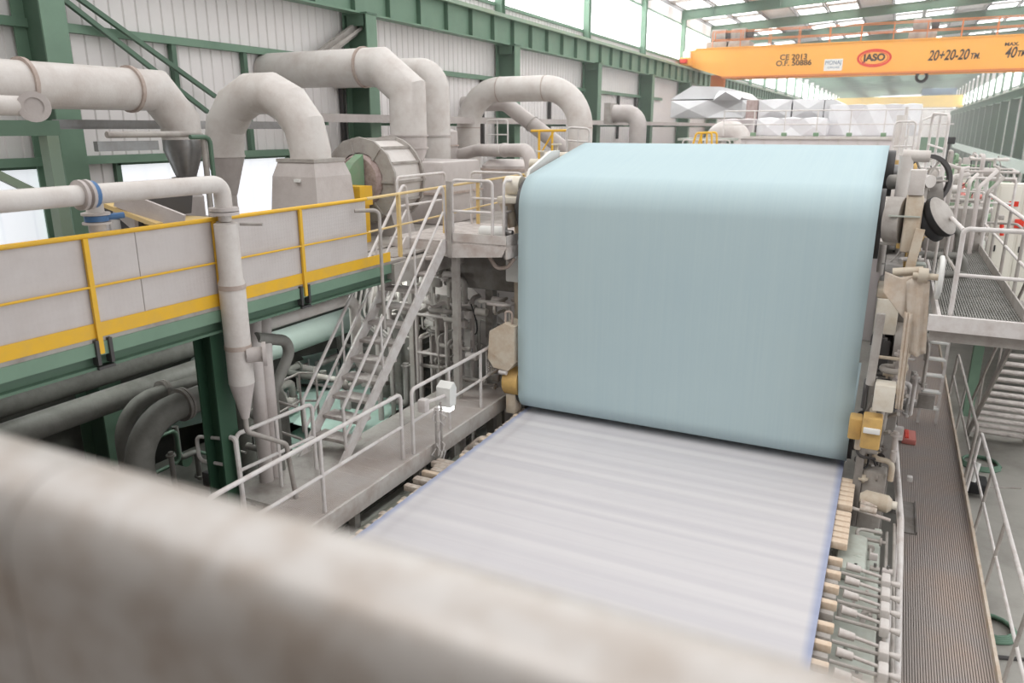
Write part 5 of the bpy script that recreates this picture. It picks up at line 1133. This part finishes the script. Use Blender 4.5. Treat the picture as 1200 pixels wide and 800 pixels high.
# cabinets on the far right
def cabinet(label, px0, px1, py0, y, dz=0, dep=0.6, zb=-4.9):
    a = at(px0, py0, y=y); b = at(px1, py0, y=y)
    t = thing('control_cabinet', label, 'cabinet', ((a.x+b.x)/2, y, zb)); MB().bbox((a.x, y, zb), (b.x, y+dep, a.z), 0.02).build('body', 'cabinet', t)
    w_ = (b.x-a.x); n = 2 if w_ > 1 else 1
    for k in range(n):
        d = MB().bbox((a.x+0.04+k*w_/n, y-0.025, zb+0.1), (a.x+(k+1)*w_/n-0.04, y, a.z-0.06), 0.008).build('door', 'cabinet', t)
        MB().bbox((a.x+0.1+k*w_/n, y-0.05, (zb+a.z)/2-0.05), (a.x+0.14+k*w_/n, y-0.025, (zb+a.z)/2+0.12), 0.008).build('handle', 'black', d)
    return t, a, b
t, a, b = cabinet('large cream control cabinet at the right frame edge', 1172, 1232, 215, 24)
MB().box(at(1188,236,y=23.95)+V((-0.1,0,0)), at(1193,242,y=23.97)+V((0,-0.01,0))).build('red_sign', 'red', t, smooth=0)
MB().bbox(at(1190,257,y=23.9), at(1215,268,y=23.99), 0.01).build('red_panel', 'red', t)
MB().tube([at(1174,262,y=23.8), at(1174,276,y=23.8)], 0.05, 12).build('extinguisher_bottle', 'red', t)
cabinet('smaller cream cabinet farther back beside the green wall columns', 1112, 1140, 192, 40)
t = thing('instrument_mast', 'slim dark mast with a small camera head near the end of the hall', 'mast', (at(1105,200,y=38).x, 38, -5)); a = at(1108, 200, y=38); b = at(1113, 166, y=38); MB().tube([V((a.x,38,-5)), V((b.x,38,b.z))], 0.05, 8).build('pole', 'darkst', t); MB().bbox(b+V((-0.2,-0.15,-0.1)), b+V((0.2,0.15,0.2)), 0.04).build('camera_head', 'black', t)
t = thing('support_grid', 'open steel mezzanine carrying the far right cabinets', 'mezzanine', (5, 32, LOWF))
MB().box((2.0, 22, -5.1), (9.5, 46, -4.9)).build('deck', 'palegreen', t, smooth=0)
for x in (2.6, 9.2):
    for y in (23, 34, 45): MB().box((x-0.12, y-0.12, LOWF), (x+0.12, y+0.12, -5.1)).build('leg', 'green', t, smooth=0)
o = MB().box((at(1075,166,y=60).x, 60, -1.6), (at(1110,166,y=60).x, 60.5, -0.6)).build('green_beam', 'green', smooth=0); tag(o, 'green machine beam far behind the felt right corner', 'beam')

o = MB().box((10.3, 62, -3.9), (10.6, 190, -2.9)).build('wall_beam', 'mint', smooth=0); tag(o, 'long pale mint beam low along the right wall columns', 'beam')
# ================================================================== DRYER SECTION BEHIND THE PRESS
t = thing('dryer_hood', 'long pale panelled dryer hood behind the blue felt', 'hood', (-2.5, 45, -5))
HX0, HX1, HZ = -5.3, 0.2, -0.32
MB().bbox((HX0, 30, LOWF), (HX1, 78, HZ), 0.04).build('casing', 'hood', t)
mb = MB()
for k in range(9): x = HX0+0.2+k*(HX1-HX0-0.4)/8; mb.box((x-0.02, 29.97, LOWF), (x+0.02, 30.0, HZ))
mb.box((HX0-0.05, 29.93, HZ-0.06), (HX1+0.05, 30.0, HZ+0.03)); mb.build('cover_strip', 'duct', t, smooth=0)
t = thing('hood_railing', 'long white railing along the front edge of the dryer hood top', 'railing', (-2.5, 30.2, HZ))
xs_ = [HX0-0.7+1.1*k for k in range(7)]
for z in (0.45, 0.93): MB().tube([V((HX0-0.7, 30.2, HZ+z)), V((1.6, 30.2, HZ+z))], 0.022, 8).build('handrail' if z > 0.5 else 'mid_rail', 'white', t)
for x in xs_: MB().tube([V((x, 30.2, HZ+0.03)), V((x, 30.2, HZ+0.93))], 0.022, 8).build('post', 'white', t); 
for x in xs_[1:6]: MB().bbox((x-0.09, 30.1, HZ+0.03), (x+0.09, 30.3, HZ+0.16), 0.01).build('post_foot', 'guard', t)
# left extension of hood top with rail
t = thing('hood_step', 'low panelled step with its own small rail left of the dryer hood', 'hood step', (-6, 29, -2))
MB().bbox((-7.2, 28.6, PZ-1.5), (HX0-0.05, 33, HZ-0.3), 0.03).build('casing', 'hood', t); MB().box((-7.3, 28.5, HZ-0.12), (HX0-0.06, 29.9, HZ-0.04)).build('deck', 'palegreen', t, smooth=0)
MB().tube(fillet([V((-7.1, 28.5, HZ-1.0)), V((-7.1, 28.5, HZ-0.1)), V((-5.4, 28.5, HZ-0.1)), V((-5.4, 28.5, HZ-1.0))], 0.1), 0.025, 8).build('rail_frame', 'white', t)
# foil-clad ducts with pyramid facets
def facet_block(name, label, x0, x1, y0, y1, z0, z1, nx, nz, m='foil', cham=0.0, d=0.13, group=None):
    mb = MB(); w_ = (x1-x0)/nx; h = (z1-z0)/nz; dd = (y1-y0)
    for i in range(nx):
        for j in range(nz):
            a = (x0+i*w_, y0, z0+j*h); b = (x0+(i+1)*w_, y0, z0+j*h); c = (x0+(i+1)*w_, y0, z0+(j+1)*h); e = (x0+i*w_, y0, z0+(j+1)*h); p = (x0+(i+0.5)*w_, y0+(d if (i+j) % 2 else -d), z0+(j+0.5)*h)
            mb.add([a, b, c, e, p], [(0,1,4),(1,2,4),(2,3,4),(3,0,4)])
    ny = max(2, round(dd/2.2)); 
    for k in range(ny):
        ya = y0+k*dd/ny; yb = y0+(k+1)*dd/ny
        for xx in (x0, x1):
            mb.add([(xx,ya,z0),(xx,yb,z0),(xx,yb,z1),(xx,ya,z1),(xx+(0.08 if xx == x1 else -0.08),(ya+yb)/2,(z0+z1)/2)], [(0,1,4),(1,2,4),(2,3,4),(3,0,4)])
        for i in range(nx): mb.add([(x0+i*w_,ya,z1),(x0+(i+1)*w_,ya,z1),(x0+(i+1)*w_,yb,z1),(x0+i*w_,yb,z1),(x0+(i+0.5)*w_,(ya+yb)/2,z1+0.06)], [(0,1,4),(1,2,4),(2,3,4),(3,0,4)])
    mb.add([(x0,y0,z0),(x1,y0,z0),(x1,y1,z0),(x0,y1,z0)], [(0,3,2,1)]); mb.add([(x0,y1,z0),(x1,y1,z0),(x1,y1,z1),(x0,y1,z1)], [(0,1,2,3)])
    o = mb.build(name, m, smooth=0); return tag(o, label, 'duct', group)
yh = 37.0
def X(px, y): return at(px, 148, y=y).x
def Z(py, y, px=900): return at(px, py, y=y).z
facet_block('foil_duct', 'big foil-clad duct block nearest the left wall, behind the crane hook', X(785,38), X(872,38), 38, 44, Z(138,38,800), Z(118,38,800), 2, 1)
o = MB().prism([(X(788,39), Z(117,39,800)), (X(872,39), Z(117,39,800)), (X(862,39), Z(108,39,800)), (X(845,39), Z(103.5,39,800)), (X(812,39), Z(102,39,800))], 1, 38.3, 43).build('foil_duct', 'foil', smooth=0); tag(o, 'sloping faceted foil cap lying on the leftmost foil duct block', 'duct')
o = MB().add([(X(835,38),37.7,Z(117,38)), (X(866,38),37.7,Z(117,38)), (X(850,38),37.4,Z(107,38)), (X(835,38),38.6,Z(104,38)), (X(866,38),38.6,Z(107,38))], [(0,1,2),(0,2,3),(1,4,2),(2,4,3),(0,3,4,1)]).build('foil_gusset', 'foil', smooth=0); tag(o, 'small triangular foil gusset in front of the sloping cap', 'duct')
facet_block('foil_duct', 'foil-clad duct block left of the brown lagged gap', X(868,36.6), X(872+1,36.6)+0.6, 36.6, 42, Z(140,36.6), Z(117,36.6), 1, 1)
o = MB().bbox((X(873,36), 35.9, Z(152,36)), (X(886,36), 37.5, Z(117,36)), 0.03).build('lagged_duct', 'insul'); tag(o, 'brown wool-lagged duct piece between the foil blocks', 'duct')
facet_block('foil_duct', 'square foil-clad duct block right of the brown lagged piece', X(887,36), X(925,36), 36, 46, Z(139,36), Z(117,36), 1, 1)
facet_block('foil_duct', 'second square foil-clad duct block, right of centre', X(927,36), X(963,36), 36, 46, Z(139,36), Z(117,36), 1, 1)
o = MB().prism([(X(964,36), Z(139,36)), (X(970,36), Z(139,36)), (X(986,36), Z(124,36)), (X(974,36), Z(117,36)), (X(964,36), Z(117,36))], 1, 36, 44).build('foil_duct', 'foil', smooth=0); tag(o, 'bright tapering foil duct end before the long faceted wall', 'duct')
facet_block('foil_duct', 'low row of foil facets just behind the hood railing', X(887,34), X(968,34), 34, 35.2, HZ+0.02, Z(139,34), 3, 1, 'foil', d=0.12)
facet_block('foil_duct', 'long faceted pale duct wall stretching right to behind the second pipe mast', X(970,35), X(1078,35), 35, 44, HZ+0.02, Z(124,35), 5, 1, 'foil', d=0.12)
facet_block('foil_duct', 'low dull foil block below the brown lagged piece', X(846,34), X(884,34), 34, 36, HZ-0.1, Z(140,34), 2, 1, 'hood')
o = MB().tube(fillet([V((X(876,33), 33, -2)), V((X(876,33)-0.2, 33, -0.05)), V((X(850,33)-0.4, 33.2, -0.1)), V((X(846,33)-0.7, 33.5, -1.6))], 0.5), 0.35, 20).build('bent_duct', 'duct'); tag(o, 'pale bent round duct below the left end of the hood railing', 'duct')
# mast-like pipes beside hood
for k, (px, lab) in enumerate(((1057, 'thick'), (1062, 'thin'))):
    a = at(px, 135, y=27); lowpipe(lab+' vertical pipe mast standing right of the dryer hood', [V((a.x, 27, -4.5)), V((a.x, 27, a.z+0.25*k))], 0.14 if k == 0 else 0.05, 'duct', name='pipe_mast')
a = at(1080, 141, y=28); b = at(1107, 131, y=28); o = MB().tube([a, b], 0.03, 8).tube([V((a.x,28,-3)), a], 0.05, 8).build('barrier_arm', 'white'); tag(o, 'slanting thin white arm on a post right of the pipe masts', 'barrier')
rail_loop('rear_railing', 'white cage rail between the felt corner and the pipe masts', at(1042,200,y=22), at(1066,200,y=22), 1.2, 2, 0.025)
rail_loop('rear_railing', 'rounded white guard rail above the spoked wheel', at(1083,205,y=20), at(1101,215,y=18), 1.35, 1, 0.03, corner=0.2)
# orange stair rail at left behind felt
for k, (x0, x1, yy, lab) in enumerate(((812, 834, 26, 'orange handrail of a small stair behind the blue felt'),)):
    t = thing('stair_rail', lab, 'railing', at(822, 168, y=yy)); a = at(x0, 170, y=yy); b = at(816, 156, y=yy); c = at(x1, 155, y=yy); d = at(x1, 170, y=yy)
    for s_ in (0, 0.5): o_ = V((0, s_*1.6, 0)); MB().tube(fillet([a+o_, b+o_, c+o_, d+o_], 0.1), 0.035, 8).tube([a.lerp(d,0.45)+o_, b.lerp(c,0.35)+o_], 0.03, 8).build('rail_frame', 'yellow', t)
t = thing('stair_rail', 'orange-yellow guard rail at the foot of the rounded arch duct', 'railing', at(640, 180, y=20)); a = at(626, 180, y=20); b = at(664, 180, y=20); h = V((0,0,0.62))
MB().tube([a+h-V((0.1,0,0)), b+h], 0.035, 8).build('handrail', 'yellow', t); MB().tube([a+V((0.15,0,-0.3)), a+h+V((0.15,0,0))], 0.035, 8).build('post', 'yellow', t); MB().tube([a+V((0.55,0,-0.3)), a+h+V((0.55,0,0))], 0.035, 8).build('post', 'yellow', t); MB().tube([a+V((0.2,0,0)), a+h+V((0.6,0,0))], 0.025, 8).build('brace', 'yellow', t)
# white clutter by the top-left corner of the felt
for k, (px, py, yy, r, lab) in enumerate(((635, 192, 14.5, 0.1, 'white valve body near the top left slope of the felt'), (652, 183, 15.5, 0.09, 'smaller white valve body higher on the felt slope'))):
    c = at(px, py, y=yy); t = thing('gate_valve', lab, 'valve', c-V((0,0,0.5))); MB().tube([c-V((0.25,0,0)), c+V((0.3,0,0))], r, 14).build('body', 'cream', t); MB().tube([c, c+V((0,0,0.25))], 0.04, 10).ring(c+V((0,0,0.25)), (0,0,1), 0.06, 0.11, 0.03).build('stem', 'cream', t); MB().tube([c-V((0,0,0.7)), c], 0.05, 10).build('pipe', 'white', t)
rail_loop('rear_railing', 'pale rail loop behind the felt slope left of the arch duct foot', at(664,180,y=17), at(690,182,y=17), 0.6, 1, 0.025)
# deck behind the felt that carries the rear rails
o = MB().box((-8.6, 14.7, PZ-0.06), (-6.3, 29.9, PZ)).box((-6.3, 16.9, PZ-0.06), (0.2, 29.9, PZ)).build('rear_deck', 'dusty', smooth=0); tag(o, 'dusty service deck between the press and the dryer hood', 'deck')
# small rails along left wall platform at back
rail_loop('rear_railing', 'small white rail with rounded hoop between arch duct and fan duct', at(571,175,y=22), at(595,175,y=22), 0.9, 1, 0.025)
rail_loop('rear_railing', 'long pale rail along the wall side behind the rounded arch duct', V((-11.5,32,PZ)), V((-11.5,44,PZ)), 1.1, 4, 0.03)

# ================================================================== NEAR PARAPET
t = thing('balcony_parapet', 'near blurred sheet-metal parapet with rounded top across the foreground', 'parapet', (-0.9, 0.62, -1.7))
r = 0.1; yc_ = 0.62; zt = -0.476
def para(x0, x1):
    P = [(yc_-r, -1.7)]+[(yc_-r*cos(a), zt-r+r*sin(a)) for a in [pi*k/12 for k in range(13)]]+[(yc_+r, -1.7)]
    return MB().prism(P, 0, x0, x1)
xsm = at(68, 515, y=yc_).x
para(-3.2, xsm-0.002).build('left_sheet', 'parapet', t, smooth=50); para(xsm+0.002, 1.6).build('right_sheet', 'parapet', t, smooth=50)

# ================================================================== SMALL FITTINGS AMONG THE MACHINERY
def clutter(name, label, lo, hi, n, seed, mats=('duct', 'duct2', 'dusty', 'dusty2'), rmax=0.06, size=1.0):
    rr = random.Random(seed); lo = V(lo); hi = V(hi); t = thing(name, label, 'fittings', V(((lo.x+hi.x)/2, (lo.y+hi.y)/2, lo.z)))
    R3 = lambda: V((rr.uniform(lo.x, hi.x), rr.uniform(lo.y, hi.y), rr.uniform(lo.z, hi.z)))
    for k in range(n):
        m = rr.choice(mats); kind = rr.random(); p = R3()
        if kind < 0.5:
            pts = [p]; ax = rr.choice([0, 1, 2, 2])
            for j in range(rr.choice([2, 3, 3])):
                q = pts[-1].copy(); l = rr.uniform(0.25, 0.8)*size*rr.choice([-1, 1]); q[ax] = max(lo[ax], min(hi[ax], q[ax]+l))
                if (q-pts[-1]).length < 0.12: q[ax] = max(lo[ax], min(hi[ax], pts[-1][ax]-l))
                if (q-pts[-1]).length > 0.1: pts.append(q)
                ax = rr.choice([a for a in (0, 1, 2) if a != ax])
            if len(pts) < 2: continue
            r_ = rr.uniform(0.015, rmax); MB().tube(fillet(pts, 0.1, 3) if len(pts) > 2 else pts, r_, 10).build('small_pipe', m, t)
            d_ = (pts[1]-pts[0]).normalized(); MB().ring(pts[0]+d_*0.06, d_, r_*0.8, r_+0.035, 0.03, 16).build('flange', m, t)
        elif kind < 0.68:
            a = rr.uniform(0.06, 0.2)*size; b = rr.uniform(0.06, 0.16)*size; MB().bbox(p-V((a/2, b/2, a/2)), p+V((a/2, b/2, a/2)), 0.012).build('junction_box', m, t)
        elif kind < 0.84:
            MB().tube([p-V((0.12*size, 0, 0)), p+V((0.12*size, 0, 0))], rr.uniform(0.04, 0.1)*size, 14).build('valve', m, t); MB().tube([p, p+V((0, 0, 0.16*size))], 0.018, 8).build('valve_stem', 'steel', t)
        else:
            q = p+V((rr.uniform(-.3, .3), rr.uniform(-.3, .3), rr.uniform(-.6, -.3)))*size; mm = (p+q)/2+V((0.12, 0.1, -0.25))*size
            MB().tube([p*(1-u)**2+mm*(2*u*(1-u))+q*u*u for u in [i/8 for i in range(9)]], 0.014, 8).build('cable', rr.choice(['black', 'dusty', 'seam']), t)
    return t
clutter('press_fittings', 'dense cluster of small fittings on the right press frame below the canvas', (0.0, 11.75, -5.2), (0.5, 12.3, -2.9), 34, 31, ('dusty', 'dusty2', 'duct2', 'beige', 'darkst'), 0.05, 0.7)
clutter('press_fittings', 'cluster of pipes and valves behind the pulley on the right', (0.25, 13.2, -2.3), (0.75, 17.5, -0.75), 34, 32, ('duct', 'duct2', 'dusty', 'ochre'), 0.07, 1.1)
clutter('press_fittings', 'cluster of pipes beneath the landing behind the bent hose', (-7.9, 12.3, -4.9), (-6.2, 12.9, -3.2), 26, 33, ('duct2', 'dusty', 'dusty2'), 0.05)
clutter('pump_fittings', 'cluster of pale pipes and valves seen through the stair treads', (-9.6, 12.6, -4.8), (-7.4, 13.9, -2.8), 34, 34, ('duct', 'duct2', 'dusty'), 0.08, 1.1)
clutter('pit_fittings', 'dark cluster of small pipework in the pit by the green post', (-11.5, 7.6, -7.3), (-8.8, 9.6, -5.0), 30, 35, ('pipe_u', 'dusty2', 'darkst', 'green_d'), 0.07, 1.3)
clutter('press_fittings', 'small white fittings beside the top left slope of the felt', (-6.9, 13.6, -1.9), (-6.05, 16.5, -0.85), 24, 36, ('cream', 'duct', 'duct2', 'ochre'), 0.06)
clutter('gallery_fittings', 'distant cluster of pipework beyond the upper right platform', (0.6, 20, -2.9), (3.2, 30, -0.7), 60, 37, ('duct', 'duct2', 'dusty', 'guard'), 0.07, 1.7)
clutter('gallery_fittings', 'shaded cluster of pipework under the upper right platform', (0.1, 13.5, -6.0), (1.0, 22, -3.2), 40, 38, ('duct2', 'dusty', 'dusty2', 'white'), 0.06, 1.3)
clutter('table_fittings', 'row of small fittings along the frame beneath the foil clamps', (0.05, 6.3, -5.75), (0.55, 11.0, -5.45), 36, 39, ('dusty', 'palegreen', 'whitebeam', 'duct2'), 0.035, 0.5)
clutter('gallery_fittings', 'cluster of machinery on the far right mezzanine near the cabinets', (2.2, 24.8, -4.8), (5.5, 40, -2.0), 60, 40, ('duct', 'cabinet', 'guard', 'redpipe', 'dusty'), 0.1, 2.4)
clutter('pit_fittings', 'cluster of grey pipework in the shade behind the stair foot', (-12.5, 10.5, -6.2), (-9.3, 15.5, -4.9), 30, 41, ('pipe_u', 'duct2', 'dusty'), 0.09, 1.5)
# ================================================================== HAZE (steam and dust in the hall air)
hz = MB().box((XL+0.3, 20, LOWF+0.1), (XR-0.2, YE-1, 8.9)).build('hall_haze', 'sky', smooth=0)
hm = bpy.data.materials.new('steam_haze'); hm.use_nodes = True; nt = hm.node_tree; nt.nodes.remove(nt.nodes['Principled BSDF'])
vsn = nt.nodes.new('ShaderNodeVolumeScatter'); vsn.inputs['Color'].default_value = (1,1,1,1); vsn.inputs['Density'].default_value = 0.0018
nt.links.new(vsn.outputs[0], nt.nodes['Material Output'].inputs['Volume']); hz.data.materials.clear(); hz.data.materials.append(hm)
tag(hz, 'thin bright steam haze filling the far part of the hall', 'haze', kind='stuff')
SC.cycles.volume_bounces = 1
